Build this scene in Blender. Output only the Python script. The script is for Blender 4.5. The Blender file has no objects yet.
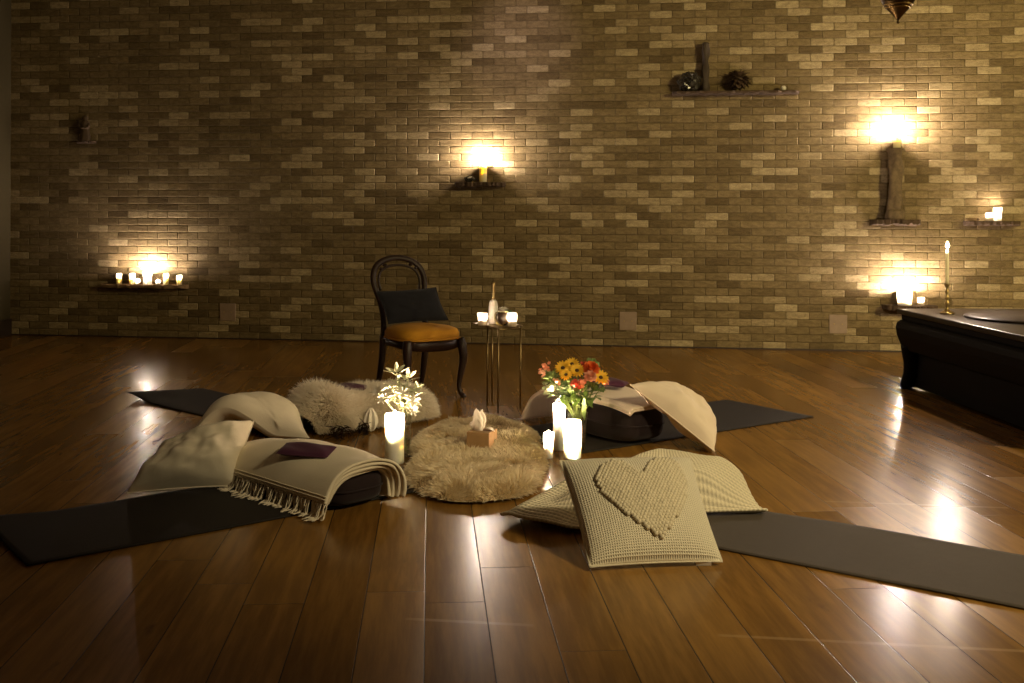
import bpy, math, random
from mathutils import Vector as V, noise as MN
R = random.Random(7)
sc = bpy.context.scene
COL = sc.collection
PI = math.pi
# ------------------------------------------------------------------ camera geometry
FPX, CH, YAW, RHO, PX, PY = 1080.0, 1.19, math.radians(7.2), .004, 512.0, 215.3
rx = V((math.cos(YAW), math.sin(YAW), 0)); fw = V((-math.sin(YAW), math.cos(YAW), 0)); up = V((0, 0, 1))
cx = rx*math.cos(RHO) + up*math.sin(RHO); cy = -rx*math.sin(RHO) + up*math.cos(RHO)
EYE = V((0, 0, CH)); WALL_Y = 9.865
def ray(px, py): return fw + cx*((px-PX)/FPX) + cy*((PY-py)/FPX)
def G(px, py, z=0.):
    d = ray(px, py); return EYE + d*((z-CH)/d.z)
def W(px, py, off=0.):
    d = ray(px, py); return EYE + d*((WALL_Y-off)/d.y)
def AT(px, py, depth): return EYE + ray(px, py)*depth
cam = bpy.data.cameras.new('camera'); cam.sensor_width = 36; cam.lens = FPX/1024*36
cam.shift_y = -(341.5-PY)/1024; cam.clip_end = 100
co = bpy.data.objects.new('camera', cam); COL.objects.link(co)
from mathutils import Matrix
m = Matrix.Identity(4)
for i in range(3):
    m[i][0], m[i][1], m[i][2], m[i][3] = cx[i], cy[i], -fw[i], EYE[i]
co.matrix_world = m; sc.camera = co

# ------------------------------------------------------------------ materials
class NT:
    def __init__(s, name):
        s.m = bpy.data.materials.new(name); s.m.use_nodes = True; s.t = s.m.node_tree; s.t.nodes.clear()
        s.out = s.n('ShaderNodeOutputMaterial')
    def n(s, typ, **kw):
        o = s.t.nodes.new(typ)
        for k, v in kw.items(): setattr(o, k, v)
        return o
    def l(s, a, b): s.t.links.new(a, b)
    def put(s, sock, v):
        if hasattr(v, 'links'): s.l(v, sock)
        else: sock.default_value = v
    def math(s, op, a, b=0., c=0.):
        o = s.n('ShaderNodeMath', operation=op); s.put(o.inputs[0], a); s.put(o.inputs[1], b); s.put(o.inputs[2], c); return o.outputs[0]
    def sstep(s, x, a, b, lo=0., hi=1.):
        o = s.n('ShaderNodeMapRange', interpolation_type='SMOOTHSTEP'); s.put(o.inputs[0], x)
        for i, v in enumerate((a, b, lo, hi)): s.put(o.inputs[i+1], v)
        return o.outputs[0]
    def mix(s, f, a, b, mode='MIX'):
        o = s.n('ShaderNodeMix', data_type='RGBA', blend_type=mode); s.put(o.inputs[0], f)
        for sk, v in ((o.inputs[6], a), (o.inputs[7], b)):
            s.put(sk, (*v, 1) if isinstance(v, tuple) and len(v) == 3 else v)
        return o.outputs[2]
    def noise(s, vec, scale, detail=3., rough=.55, dim='3D'):
        o = s.n('ShaderNodeTexNoise', noise_dimensions=dim); s.put(o.inputs['Scale'], scale); s.put(o.inputs['Detail'], detail); s.put(o.inputs['Roughness'], rough)
        if vec is not None: s.l(vec, o.inputs['Vector'])
        return o.outputs[0]
    def coord(s, k='Object'): return s.n('ShaderNodeTexCoord').outputs[k]
    def sep(s, v):
        o = s.n('ShaderNodeSeparateXYZ'); s.l(v, o.inputs[0]); return o.outputs
    def comb(s, x, y, z=0.):
        o = s.n('ShaderNodeCombineXYZ')
        for i, v in enumerate((x, y, z)): s.put(o.inputs[i], v)
        return o.outputs[0]
    def ramp(s, f, stops, interp='LINEAR'):
        o = s.n('ShaderNodeValToRGB'); cr = o.color_ramp; cr.interpolation = interp
        while len(cr.elements) < len(stops): cr.elements.new(.5)
        for e, (p, c) in zip(cr.elements, stops): e.position = p; e.color = (*c, 1)
        s.l(f, o.inputs[0]); return o.outputs[0]
    def bump(s, h, strength=.3, dist=.01):
        o = s.n('ShaderNodeBump'); s.put(o.inputs['Strength'], strength); o.inputs['Distance'].default_value = dist; s.l(h, o.inputs['Height']); return o.outputs[0]
    def bsdf(s, col, rough=.6, metal=0., spec=.5, normal=None, **kw):
        b = s.n('ShaderNodeBsdfPrincipled')
        s.put(b.inputs['Base Color'], (*col, 1) if isinstance(col, tuple) else col); s.put(b.inputs['Roughness'], rough)
        s.put(b.inputs['Metallic'], metal); s.put(b.inputs['Specular IOR Level'], spec)
        if normal is not None: s.l(normal, b.inputs['Normal'])
        for k, v in kw.items(): s.put(b.inputs[k.replace('_', ' ')], v)
        s.l(b.outputs[0], s.out.inputs[0]); return b

def simple(name, col, rough=.6, metal=0., spec=.5, var=.12, scale=30., bump=0., bscale=200., **kw):
    t = NT(name); c = t.coord()
    nz = t.noise(c, scale)
    colr = t.mix(nz, tuple(max(0, x*(1-var)) for x in col), tuple(min(1, x*(1+var)) for x in col))
    nm = t.bump(t.noise(c, bscale), bump, .005) if bump else None
    t.bsdf(colr, rough, metal, spec, nm, **kw); return t.m

def brick_mat():
    t = NT('brick'); c = t.coord(); s = t.sep(c)
    BL, BH = .2032, .0677
    w = t.math('DIVIDE', s[2], BH); row = t.math('FLOOR', w)
    u = t.math('ADD', t.math('DIVIDE', s[0], BL), t.math('MULTIPLY', t.math('FLOORED_MODULO', row, 2.), .5))
    col = t.math('FLOOR', u); fu = t.math('FRACT', u); fz = t.math('FRACT', w)
    du = t.math('MULTIPLY', t.math('MINIMUM', fu, t.math('SUBTRACT', 1., fu)), BL)
    dz = t.math('MULTIPLY', t.math('MINIMUM', fz, t.math('SUBTRACT', 1., fz)), BH)
    nz = t.noise(c, 38., 4., .6)
    # rounded brick corners: smooth minimum
    d = t.n('ShaderNodeMath', operation='SMOOTH_MIN'); t.l(du, d.inputs[0]); t.l(dz, d.inputs[1]); d.inputs[2].default_value = .022
    dd = t.math('ADD', d.outputs[0], t.math('MULTIPLY', t.math('SUBTRACT', nz, .5), .004))
    dd = t.math('SUBTRACT', dd, -.0018); body = t.sstep(dd, .0012, .0046); relief = t.sstep(dd, -.001, .010)
    wn = t.n('ShaderNodeTexWhiteNoise', noise_dimensions='2D'); t.l(t.comb(col, row), wn.inputs[0])
    base = t.ramp(wn.outputs[0], [(0, (.14, .102, .048)), (.12, (.17, .126, .060)), (.20, (.205, .155, .077)), (.50, (.235, .179, .091)), (.77, (.27, .207, .107)), (.82, (.36, .288, .163)), (.91, (.41, .333, .195)), (1, (.46, .378, .225))])
    fine = t.noise(c, 140., 4., .65)
    mv = t.noise(t.comb(t.math('MULTIPLY', s[0], 16.), t.math('MULTIPLY', s[2], 44.), t.math('MULTIPLY', wn.outputs[0], 20.)), 1., 4., .65)
    mott = t.mix(t.sstep(t.math('ADD', t.math('MULTIPLY', fine, .5), t.math('MULTIPLY', mv, .5)), .36, .64), (.66, .63, .60), (1.22, 1.2, 1.17))
    base = t.mix(1., base, mott, 'MULTIPLY')
    blot = t.sstep(nz, .52, .72); base = t.mix(t.math('MULTIPLY', blot, .42), base, (.13, .10, .055))
    colr = t.mix(body, (.185, .140, .068), base)
    h = t.math('ADD', t.math('MULTIPLY', relief, .8), t.math('MULTIPLY', mv, .6))
    h = t.math('ADD', h, t.math('MULTIPLY', wn.outputs[0], .5))
    t.bsdf(colr, .85, 0, .25, t.bump(h, .8, .014)); return t.m

def floor_mat():
    t = NT('floor_boards'); c = t.coord(); s = t.sep(c)
    a = math.atan2(-82, 1080)          # board direction in the camera's ground frame
    d = rx*math.sin(a) + fw*math.cos(a); pn = V((d.y, -d.x, 0))
    BW = .184
    org = G(423.9, 683); o0 = org.dot(pn)
    lat = t.math('SUBTRACT', t.math('ADD', t.math('MULTIPLY', s[0], pn.x), t.math('MULTIPLY', s[1], pn.y)), o0)
    lon = t.math('ADD', t.math('MULTIPLY', s[0], d.x), t.math('MULTIPLY', s[1], d.y))
    q = t.math('DIVIDE', lat, BW); idx = t.math('FLOOR', q); fq = t.math('FRACT', q)
    w1 = t.n('ShaderNodeTexWhiteNoise', noise_dimensions='1D'); t.l(idx, w1.inputs['W'])
    lq = t.math('ADD', t.math('DIVIDE', lon, 1.9), t.math('MULTIPLY', w1.outputs[0], 7.3)); li = t.math('FLOOR', lq); fl = t.math('FRACT', lq)
    w2 = t.n('ShaderNodeTexWhiteNoise', noise_dimensions='2D'); t.l(t.comb(idx, li), w2.inputs[0])
    ed = t.math('MULTIPLY', t.math('MINIMUM', fq, t.math('SUBTRACT', 1., fq)), BW)
    el = t.math('MULTIPLY', t.math('MINIMUM', fl, t.math('SUBTRACT', 1., fl)), 1.9)
    gap = t.math('MINIMUM', t.sstep(ed, .0008, .003), t.sstep(el, .0006, .002))
    gv = t.comb(t.math('MULTIPLY', lat, 26.), t.math('MULTIPLY', lon, 2.2), t.math('MULTIPLY', w2.outputs[0], 40.))
    grain = t.noise(gv, 1., 6., .62)
    kv = t.comb(t.math('MULTIPLY', lat, 6.), t.math('MULTIPLY', lon, 2.), t.math('MULTIPLY', w2.outputs[0], 17.))
    knot = t.sstep(t.noise(kv, 1.3, 4., .6), .64, .76)
    base = t.ramp(w2.outputs[0], [(0, (.195, .097, .019)), (.5, (.24, .123, .026)), (1, (.285, .152, .034))])
    base = t.mix(t.sstep(grain, .32, .72), t.mix(1., base, (.72, .68, .62), 'MULTIPLY'), t.mix(1., base, (1.2, 1.2, 1.18), 'MULTIPLY'))
    base = t.mix(t.math('MULTIPLY', knot, .65), base, (.05, .026, .011))
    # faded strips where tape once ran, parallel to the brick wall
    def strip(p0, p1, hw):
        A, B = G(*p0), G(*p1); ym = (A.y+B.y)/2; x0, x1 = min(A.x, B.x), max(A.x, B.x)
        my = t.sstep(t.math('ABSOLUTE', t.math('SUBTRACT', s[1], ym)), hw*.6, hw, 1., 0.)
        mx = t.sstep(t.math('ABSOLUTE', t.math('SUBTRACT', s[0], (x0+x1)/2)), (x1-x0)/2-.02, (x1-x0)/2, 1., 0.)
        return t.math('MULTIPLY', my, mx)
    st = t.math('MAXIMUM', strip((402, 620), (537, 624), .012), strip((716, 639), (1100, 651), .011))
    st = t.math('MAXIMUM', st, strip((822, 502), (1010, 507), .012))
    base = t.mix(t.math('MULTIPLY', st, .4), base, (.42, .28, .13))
    colr = t.mix(gap, (.04, .022, .008), base)
    rough = t.math('ADD', .20, t.math('MULTIPLY', w2.outputs[0], .10))
    h = t.math('ADD', gap, t.math('MULTIPLY', t.noise(t.comb(t.math('MULTIPLY', lat, 9.), t.math('MULTIPLY', lon, 1.2)), 1., 1.), .6))
    t.bsdf(colr, rough, 0, .16, t.bump(h, .15, .004)); return t.m

def knit_mat(name, col, ku, kv, strength=.8, mode='grid'):
    """UV driven weave: waffle grid or ribs"""
    t = NT(name); s = t.sep(t.coord('UV'))
    a = t.math('SINE', t.math('MULTIPLY', s[0], ku*2*PI)); b = t.math('SINE', t.math('MULTIPLY', s[1], kv*2*PI))
    if mode == 'grid': h = t.math('MAXIMUM', a, b)
    else: h = t.math('MULTIPLY', t.math('ADD', a, t.math('MULTIPLY', b, 2.)), .5)
    nz = t.noise(t.coord(), 260., 2.)
    h2 = t.math('ADD', t.math('MULTIPLY', h, .5), t.math('MULTIPLY', nz, .6))
    c = t.mix(t.sstep(h, -.8, .8), tuple(x*.80 for x in col), tuple(min(1, x*1.06) for x in col))
    t.bsdf(c, .95, 0, .15, t.bump(h2, strength, .006), Sheen_Weight=.15); return t.m

def cloth_mat(name, col, k=220., strength=.35, wr=.0, sheen=.1):
    t = NT(name); c = t.coord()
    nz = t.noise(c, k, 2.); big = t.noise(c, 7., 3.)
    colr = t.mix(big, tuple(x*.93 for x in col), tuple(min(1, x*1.05) for x in col))
    h = t.math('ADD', t.math('MULTIPLY', nz, .25), t.math('MULTIPLY', t.noise(c, 22., 3., .5), wr*4))
    t.bsdf(colr, .92, 0, .2, t.bump(h, strength, .008), Sheen_Weight=sheen); return t.m

def wax_mat(name, col):
    t = NT(name)
    t.bsdf(col, .45, 0, .4, None, Subsurface_Weight=1., Subsurface_Radius=(1., .93, .82), Subsurface_Scale=.09); return t.m
def flame_mat(name, k, col=(1, .79, .63)):
    t = NT(name); e = t.n('ShaderNodeEmission'); e.inputs[0].default_value = (*col, 1); e.inputs[1].default_value = k
    t.l(e.outputs[0], t.out.inputs[0]); return t.m
def clear_glass(name, tint=(.95, .97, .94), refl=.12):
    t = NT(name); tr = t.n('ShaderNodeBsdfTransparent'); tr.inputs[0].default_value = (*tint, 1)
    gl = t.n('ShaderNodeBsdfGlossy'); gl.inputs['Roughness'].default_value = .05
    fr = t.n('ShaderNodeLayerWeight'); fr.inputs[0].default_value = .35
    f = t.math('ADD', t.math('MULTIPLY', fr.outputs['Facing'], .35), refl*.4)
    mx = t.n('ShaderNodeMixShader'); t.l(f, mx.inputs[0]); t.l(tr.outputs[0], mx.inputs[1]); t.l(gl.outputs[0], mx.inputs[2]); t.l(mx.outputs[0], t.out.inputs[0]); return t.m
def frosted_glass(name):
    t = NT(name); tr = t.n('ShaderNodeBsdfTransparent'); tr.inputs[0].default_value = (1, .97, .9, 1)
    tl = t.n('ShaderNodeBsdfTranslucent'); tl.inputs[0].default_value = (.95, .9, .8, 1)
    df = t.n('ShaderNodeBsdfDiffuse'); df.inputs[0].default_value = (.8, .75, .65, 1)
    m1 = t.n('ShaderNodeMixShader'); m1.inputs[0].default_value = .3; t.l(tl.outputs[0], m1.inputs[1]); t.l(df.outputs[0], m1.inputs[2])
    m2 = t.n('ShaderNodeMixShader'); m2.inputs[0].default_value = .6; t.l(tr.outputs[0], m2.inputs[1]); t.l(m1.outputs[0], m2.inputs[2]); t.l(m2.outputs[0], t.out.inputs[0]); return t.m
def fur_mat(name, c0, c1):
    t = NT(name); c = t.coord(); nz = t.noise(c, 60., 3.); big = t.noise(c, 9., 2.)
    colr = t.mix(t.sstep(t.math('ADD', t.math('MULTIPLY', nz, .6), t.math('MULTIPLY', big, .4)), .35, .65), c0, c1)
    df = t.n('ShaderNodeBsdfDiffuse'); t.l(colr, df.inputs[0]); tl = t.n('ShaderNodeBsdfTranslucent'); t.l(colr, tl.inputs[0])
    mx = t.n('ShaderNodeMixShader'); mx.inputs[0].default_value = .45; t.l(df.outputs[0], mx.inputs[1]); t.l(tl.outputs[0], mx.inputs[2]); t.l(mx.outputs[0], t.out.inputs[0]); return t.m

MAT = dict(
    brick=brick_mat(), floor=floor_mat(),
    plaster=simple('plaster', (.07, .054, .022), .9), ceil=simple('ceiling_paint', (.25, .22, .17), .9),
    darkbase=simple('dark_trim_and_shadow', (.035, .022, .015), .5), plate=simple('plate_paint', (.34, .25, .18), .6, var=.25, scale=18),
    chairwood=simple('dark_walnut', (.022, .010, .006), .4, spec=.3, var=.3, scale=12),
    mustard=cloth_mat('mustard_velvet', (.52, .25, .022), 300, .3, .03, .02), navy=cloth_mat('navy_linen', (.010, .0105, .014), 300, .3),
    mat=simple('charcoal_rubber', (.014, .011, .009), .72, spec=.35, bump=.3, bscale=500), matbrown=simple('brown_grey_rubber', (.068, .055, .042), .7, spec=.35, bump=.4, bscale=420),
    bolster=cloth_mat('plum_black_cotton', (.020, .012, .013), 240, .3), plum=cloth_mat('plum_satin', (.075, .022, .050), 200, .15, .02),
    linen=cloth_mat('ivory_linen', (.80, .73, .58), 260, .4, .10), fleece=cloth_mat('cream_plush', (.84, .77, .62), 120, .5, .05),
    pinkcream=cloth_mat('blush_linen', (.82, .70, .57), 260, .4, .10), throw=cloth_mat('cream_wool', (.78, .70, .53), 200, .5, .03), throwpink=cloth_mat('blush_wool', (.78, .66, .54), 200, .5, .03),
    fringe=simple('wool_yarn', (.76, .68, .52), .95, spec=.1), fringepink=simple('blush_yarn', (.6, .49, .4), .95, spec=.1),
    waffle=knit_mat('waffle_knit', (.76, .70, .52), 56, 56, .7), rib=knit_mat('ribbed_knit', (.72, .65, .47), 60, 26, .8, 'rib'), bobble=simple('bobble_wool', (.68, .61, .44), .95, spec=.1, bump=.5, bscale=300),
    tag=simple('white_tag', (.8, .78, .7), .8), hide=simple('sheep_hide', (.40, .31, .18), .95, spec=.1),
    fur=fur_mat('honey_sheepskin', (.86, .74, .52), (.97, .88, .68)), whitefur=fur_mat('ivory_long_wool', (.88, .81, .68), (.98, .94, .84)), gaptuft=simple('dark_gap_strand', (.035, .022, .014), .9, spec=.1),
    wax=wax_mat('ivory_wax', (.95, .90, .80)), waxy=wax_mat('honey_wax', (.85, .72, .40)), wick=simple('wick', (.02, .015, .01), .9),
    flame=flame_mat('flame', 7000.), flame_s=flame_mat('flame_small', 1600.), flame_b=flame_mat('flame_big', 8200.), flame_c=flame_mat('flame_tall', 7500., (1, .69, .42)), flame_f=flame_mat('flame_floor', 10000., (1, .69, .42)),
    glass=clear_glass('clear_glass'), frost=frosted_glass('frosted_glass'), water=clear_glass('vase_water', (.80, .84, .74), .05),
    shelfwood=simple('weathered_wood', (.075, .045, .024), .8, var=.45, scale=14, bump=.5, bscale=60), shelfpale=simple('worn_shelf', (.26, .17, .085), .8, var=.3, scale=14, bump=.5, bscale=60),
    carved=simple('carved_post_wood', (.15, .105, .055), .8, var=.65, scale=26, bump=.9, bscale=40), totem=simple('dark_carving', (.06, .042, .026), .7, var=.5, scale=30, bump=.6, bscale=60),
    geode=simple('dark_crystal', (.03, .026, .02), .25, spec=.8, var=.6, scale=40), pod=simple('dried_petals', (.085, .05, .026), .7, var=.5, scale=60),
    brass=simple('aged_brass', (.50, .37, .16), .3, 1., var=.15), gold=simple('thin_gold_metal', (.24, .175, .08), .4, 1.), bronze=simple('dark_bronze', (.10, .066, .03), .4, 1., var=.4, scale=60),
    lacquer=simple('black_lacquer_wood', (.0025, .002, .0016), .6, spec=.12, var=.3), lacqtop=simple('dark_table_top', (.020, .014, .010), .34, spec=.45, var=.3), disc=simple('dark_disc', (.03, .021, .016), .4, spec=.4),
    tissuebox=simple('pale_wood_box', (.42, .25, .11), .6, var=.2, scale=20), tissue=simple('tissue', (.85, .78, .68), .9, Subsurface_Weight=.0),
    stemg=simple('stem_green', (.17, .22, .06), .6, var=.3), leafg=simple('leaf_green', (.13, .20, .05), .6, var=.35), sage=simple('pale_sage_leaf', (.50, .52, .34), .7, var=.2),
    yellow=simple('yellow_petal', (.85, .50, .03), .7, var=.15), orange=simple('orange_petal', (.80, .17, .03), .7, var=.25), coral=simple('coral_petal', (.78, .28, .16), .7, var=.2), salmon=simple('salmon_petal', (.85, .45, .30), .7), white=simple('white_petal', (.86, .82, .72), .7), red=simple('rust_petal', (.5, .06, .03), .7), eye=simple('flower_eye', (.06, .03, .012), .8),
    cream=simple('cream_label', (.78, .72, .62), .7), greenglass=simple('green_glaze', (.03, .06, .03), .12, spec=.7), darkglass=simple('dark_glazed_ball', (.05, .028, .014), .12, spec=.8), clay=simple('figurine_clay', (.10, .065, .035), .7, var=.4),
    stone=simple('white_pebble', (.85, .82, .72), .5),
)

# ------------------------------------------------------------------ mesh helpers
class M:
    def __init__(s): s.v = []; s.f = []; s.uv = {}
    def add(s, vs, fs, uvs=None):
        b = len(s.v); s.v += [V(x) for x in vs]; s.f += [tuple(i+b for i in f) for f in fs]
        if uvs:
            for i, q in enumerate(uvs): s.uv[b+i] = q
        return s
    def grid(s, fn, nu, nv, cu=False, uv=True):
        vs = []; uvs = []
        for j in range(nv+1):
            for i in range(nu if cu else nu+1):
                vs.append(fn(i/nu, j/nv)); uvs.append((i/nu, j/nv))
        n = nu if cu else nu+1; fs = []
        for j in range(nv):
            for i in range(nu):
                i2 = (i+1) % n; fs.append((j*n+i, j*n+i2, (j+1)*n+i2, (j+1)*n+i))
        return s.add(vs, fs, uvs if uv else None)
    def lathe(s, prof, c=(0, 0, 0), n=24, ax=None, wob=0.):
        c = V(c); vs = []; fs = []
        if ax is None: ex, ey, ez = V((1, 0, 0)), V((0, 1, 0)), V((0, 0, 1))
        else:
            ez = V(ax).normalized(); ex = ez.orthogonal().normalized(); ey = ez.cross(ex)
        for r, z in prof:
            for k in range(n):
                a = 2*PI*k/n; rr = r*(1+wob*math.sin(5*a+z*40)); vs.append(c + ex*(rr*math.cos(a)) + ey*(rr*math.sin(a)) + ez*z)
        for j in range(len(prof)-1):
            for k in range(n):
                fs.append((j*n+k, j*n+(k+1) % n, (j+1)*n+(k+1) % n, (j+1)*n+k))
        if prof[0][0] > 1e-6: fs.append(tuple(range(n))[::-1])
        if prof[-1][0] > 1e-6: fs.append(tuple((len(prof)-1)*n+k for k in range(n)))
        return s.add(vs, fs)
    def tube(s, pts, rad, n=8, flat=1., side=None):
        pts = [V(p) for p in pts]; k = len(pts)
        if not isinstance(rad, (list, tuple)): rad = [rad]*k
        vs = []; fs = []; t = (pts[1]-pts[0]).normalized(); ex = V(side) if side is not None else t.orthogonal().normalized()
        for i, p in enumerate(pts):
            t = (pts[min(i+1, k-1)]-pts[max(i-1, 0)]).normalized()
            ex = (ex - t*ex.dot(t)).normalized(); ey = t.cross(ex)
            for q in range(n):
                a = 2*PI*q/n; vs.append(p + ex*(rad[i]*math.cos(a)) + ey*(rad[i]*flat*math.sin(a)))
        for i in range(k-1):
            for q in range(n): fs.append((i*n+q, i*n+(q+1) % n, (i+1)*n+(q+1) % n, (i+1)*n+q))
        fs.append(tuple(range(n))[::-1]); fs.append(tuple((k-1)*n+q for q in range(n)))
        return s.add(vs, fs)
    def box(s, c, size, ex=V((1, 0, 0)), ey=V((0, 1, 0)), ez=V((0, 0, 1))):
        c = V(c); x, y, z = (q/2 for q in size); vs = [c+ex*(i*x)+ey*(j*y)+ez*(k*z) for k in (-1, 1) for j in (-1, 1) for i in (-1, 1)]
        return s.add(vs, [(0, 2, 3, 1), (4, 5, 7, 6), (0, 1, 5, 4), (2, 6, 7, 3), (0, 4, 6, 2), (1, 3, 7, 5)])
    def ball(s, c, r, n=10, sc3=(1, 1, 1), rough=0.):
        c = V(c); vs = []; fs = []; h = n//2
        for j in range(h+1):
            th = PI*j/h
            for i in range(n):
                a = 2*PI*i/n; d = V((math.sin(th)*math.cos(a)*sc3[0], math.sin(th)*math.sin(a)*sc3[1], math.cos(th)*sc3[2]))
                rr = r*(1+rough*(MN.noise(d*3+c*7))) if rough else r
                vs.append(c+d*rr)
        for j in range(h):
            for i in range(n): fs.append((j*n+i, (j+1)*n+i, (j+1)*n+(i+1) % n, j*n+(i+1) % n))
        return s.add(vs, fs)
    def leaf(s, base, tip, width, nrm=V((0, 0, 1)), curl=.15, n=5):
        base, tip = V(base), V(tip); d = tip-base; L = d.length; t = d.normalized(); side = t.cross(nrm)
        if side.length < 1e-3: side = t.orthogonal()
        side.normalize(); nn = side.cross(t); vs = []; fs = []
        for i in range(n+1):
            q = i/n; w = width*math.sin(PI*min(.97, q*.9+.06))**.8*.5; p = base+d*q+nn*(-curl*L*q*q)
            vs += [p-side*w+nn*(w*.3), p-nn*(.0), p+side*w+nn*(w*.3)]
        for i in range(n):
            for k in range(2): fs.append((i*3+k, i*3+k+1, i*3+k+4, i*3+k+3))
        return s.add(vs, fs)
    def build(s, name, mat, parent=None, smooth=True, bevel=0., sub=0, solid=0., loc=None):
        me = bpy.data.meshes.new(name)
        root = parent
        while root is not None and root.parent is not None: root = root.parent
        off = root.location.copy() if root is not None else (V(loc) if loc is not None else V((0, 0, 0)))
        me.from_pydata([tuple(p-off) for p in s.v], [], s.f)
        if s.uv:
            uvl = me.uv_layers.new(name='UVMap').data
            for lp in me.loops: uvl[lp.index].uv = s.uv.get(lp.vertex_index, (0, 0))
        if smooth:
            for p in me.polygons: p.use_smooth = True
        me.materials.append(MAT[mat] if isinstance(mat, str) else mat); me.validate()
        o = bpy.data.objects.new(name, me); COL.objects.link(o)
        if parent is not None: o.parent = parent
        elif loc is not None: o.location = V(loc)
        if solid:
            md = o.modifiers.new('solid', 'SOLIDIFY'); md.thickness = solid; md.offset = 0
        if bevel:
            md = o.modifiers.new('bevel', 'BEVEL'); md.width = bevel; md.segments = 2; md.limit_method = 'ANGLE'
        if sub:
            md = o.modifiers.new('sub', 'SUBSURF'); md.levels = md.render_levels = sub
        return o
def tag(o, label, cat, group=None):
    o['label'] = label; o['category'] = cat
    if group: o['group'] = group
    return o
def thing(name, label, cat, loc, group=None):
    o = bpy.data.objects.new(name, None); o.empty_display_size = .05; COL.objects.link(o); o.location = V(loc); return tag(o, label, cat, group)
def struct(o): o['kind'] = 'structure'; return o
def lerp(a, b, t): return a+(b-a)*t
def ss(a, b, x):
    t = max(0., min(1., (x-a)/(b-a))); return t*t*(3-2*t)
def cat_rom(pts, n=6):
    P = [V(p) for p in pts]; P = [P[0]*2-P[1]]+P+[P[-1]*2-P[-2]]; out = []
    for i in range(1, len(P)-2):
        for k in range(n):
            t = k/n; a, b, c, d = P[i-1:i+3]
            out.append(.5*((2*b)+(c-a)*t+(2*a-5*b+4*c-d)*t*t+(3*b-a-3*c+d)*t**3))
    out.append(P[-2]); return out

# ------------------------------------------------------------------ the room
CEIL = 3.5
f = M().box((-.5, 5.3, -.05), (11.4, 11.4, .1)).build('floor', 'floor', smooth=False); struct(f)
# boards' grid needs the world's own coordinates: the floor mesh is built in them
w = M().box((-.495, WALL_Y+.1, CEIL/2), (11.4, .2, CEIL)).build('wall_back', 'brick', smooth=False); struct(w)
LX = -6.19
struct(M().box((LX-.1, WALL_Y/2+1.2, CEIL/2), (.2, WALL_Y-2.4+.0, CEIL)).build('wall_left', 'plaster', smooth=False))
struct(M().box((-.5, 5.3, CEIL+.05), (11.4, 11.4, .1)).build('ceiling', 'ceil', smooth=False))
struct(M().box((LX+.009, WALL_Y/2+1.2, .08), (.018, WALL_Y-2.4, .16)).build('baseboard_left', 'darkbase', smooth=False))
struct(M().box((-.49, WALL_Y-.006, .006), (11.39, .012, .012)).build('wall_foot_shadow', 'darkbase', smooth=False))  # thin dark strip put in as the shadow line where bricks meet floor
for (px, py), lab in (((628, 321), 'speckled pinkish square plate low on the bricks behind the flower bouquet'), ((838, 324), 'plain pinkish square plate low on the bricks left of the black table'), ((228, 312), 'dim square plate low on the bricks below and right of the left candle shelf')):
    c = W(px, py); z = c.z
    p = thing('wall_plate', lab, 'wall plate', (c.x, WALL_Y-.012, z), 'square cover plates low on the brick wall')
    M().box((c.x, WALL_Y-.006, z), (.155, .012, .165)).build('cover', 'plate', p, False, bevel=.004)
    for sx in (-1, 1): M().ball((c.x+sx*.035, WALL_Y-.012, z), .006, 8, (1, .4, 1)).build('screw', 'brass', p)

# ------------------------------------------------------------------ candles
def flame(mm, base, h=.032, r=.0075):
    mm.lathe([(0, 0), (r*.7, h*.10), (r, h*.28), (r*.8, h*.5), (r*.4, h*.78), (0, h)], base, 10)
def pillar_candle(p, r, h, label, group, fl='flame', wax='wax', cup=.028, fh=.034, name='pillar_candle'):
    t = thing(name, label, 'candle', p, group); p = V(p)
    wb = M().lathe([(r*.93, 0), (r, .004), (r, h-.004), (r-.003, h), (r-.007, h-.002), (r-.011, h-cup), (0, h-cup-.002)], p, 32); wb = wb.build('wax_body', wax, t)
    M().tube([p+V((0, 0, h-cup-.003)), p+V((.001, 0, h-cup+.01))], .0013, 6).build('wick', 'wick', wb)
    mm = M(); flame(mm, p+V((.001, 0, h-cup+.009)), fh, fh*.24); mm.build('flame', fl, t); return t
def votive(p, r, h, label, group, fl='flame_s'):
    t = thing('votive_candle', label, 'candle', p, group); p = V(p)
    M().lathe([(r*.86, 0), (r*.9, .002), (r, h), (r-.0025, h), (r*.88-.002, .006), (0, .006)], p, 24).build('glass_cup', 'frost', t)
    M().lathe([(r*.8, .008), (r*.84, h*.45), (0, h*.45+.001)], p, 20).build('wax_fill', 'wax', t)
    mm = M(); flame(mm, p+V((0, 0, h*.45+.008)), .024, .006); mm.build('flame', fl, t); return t

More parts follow.
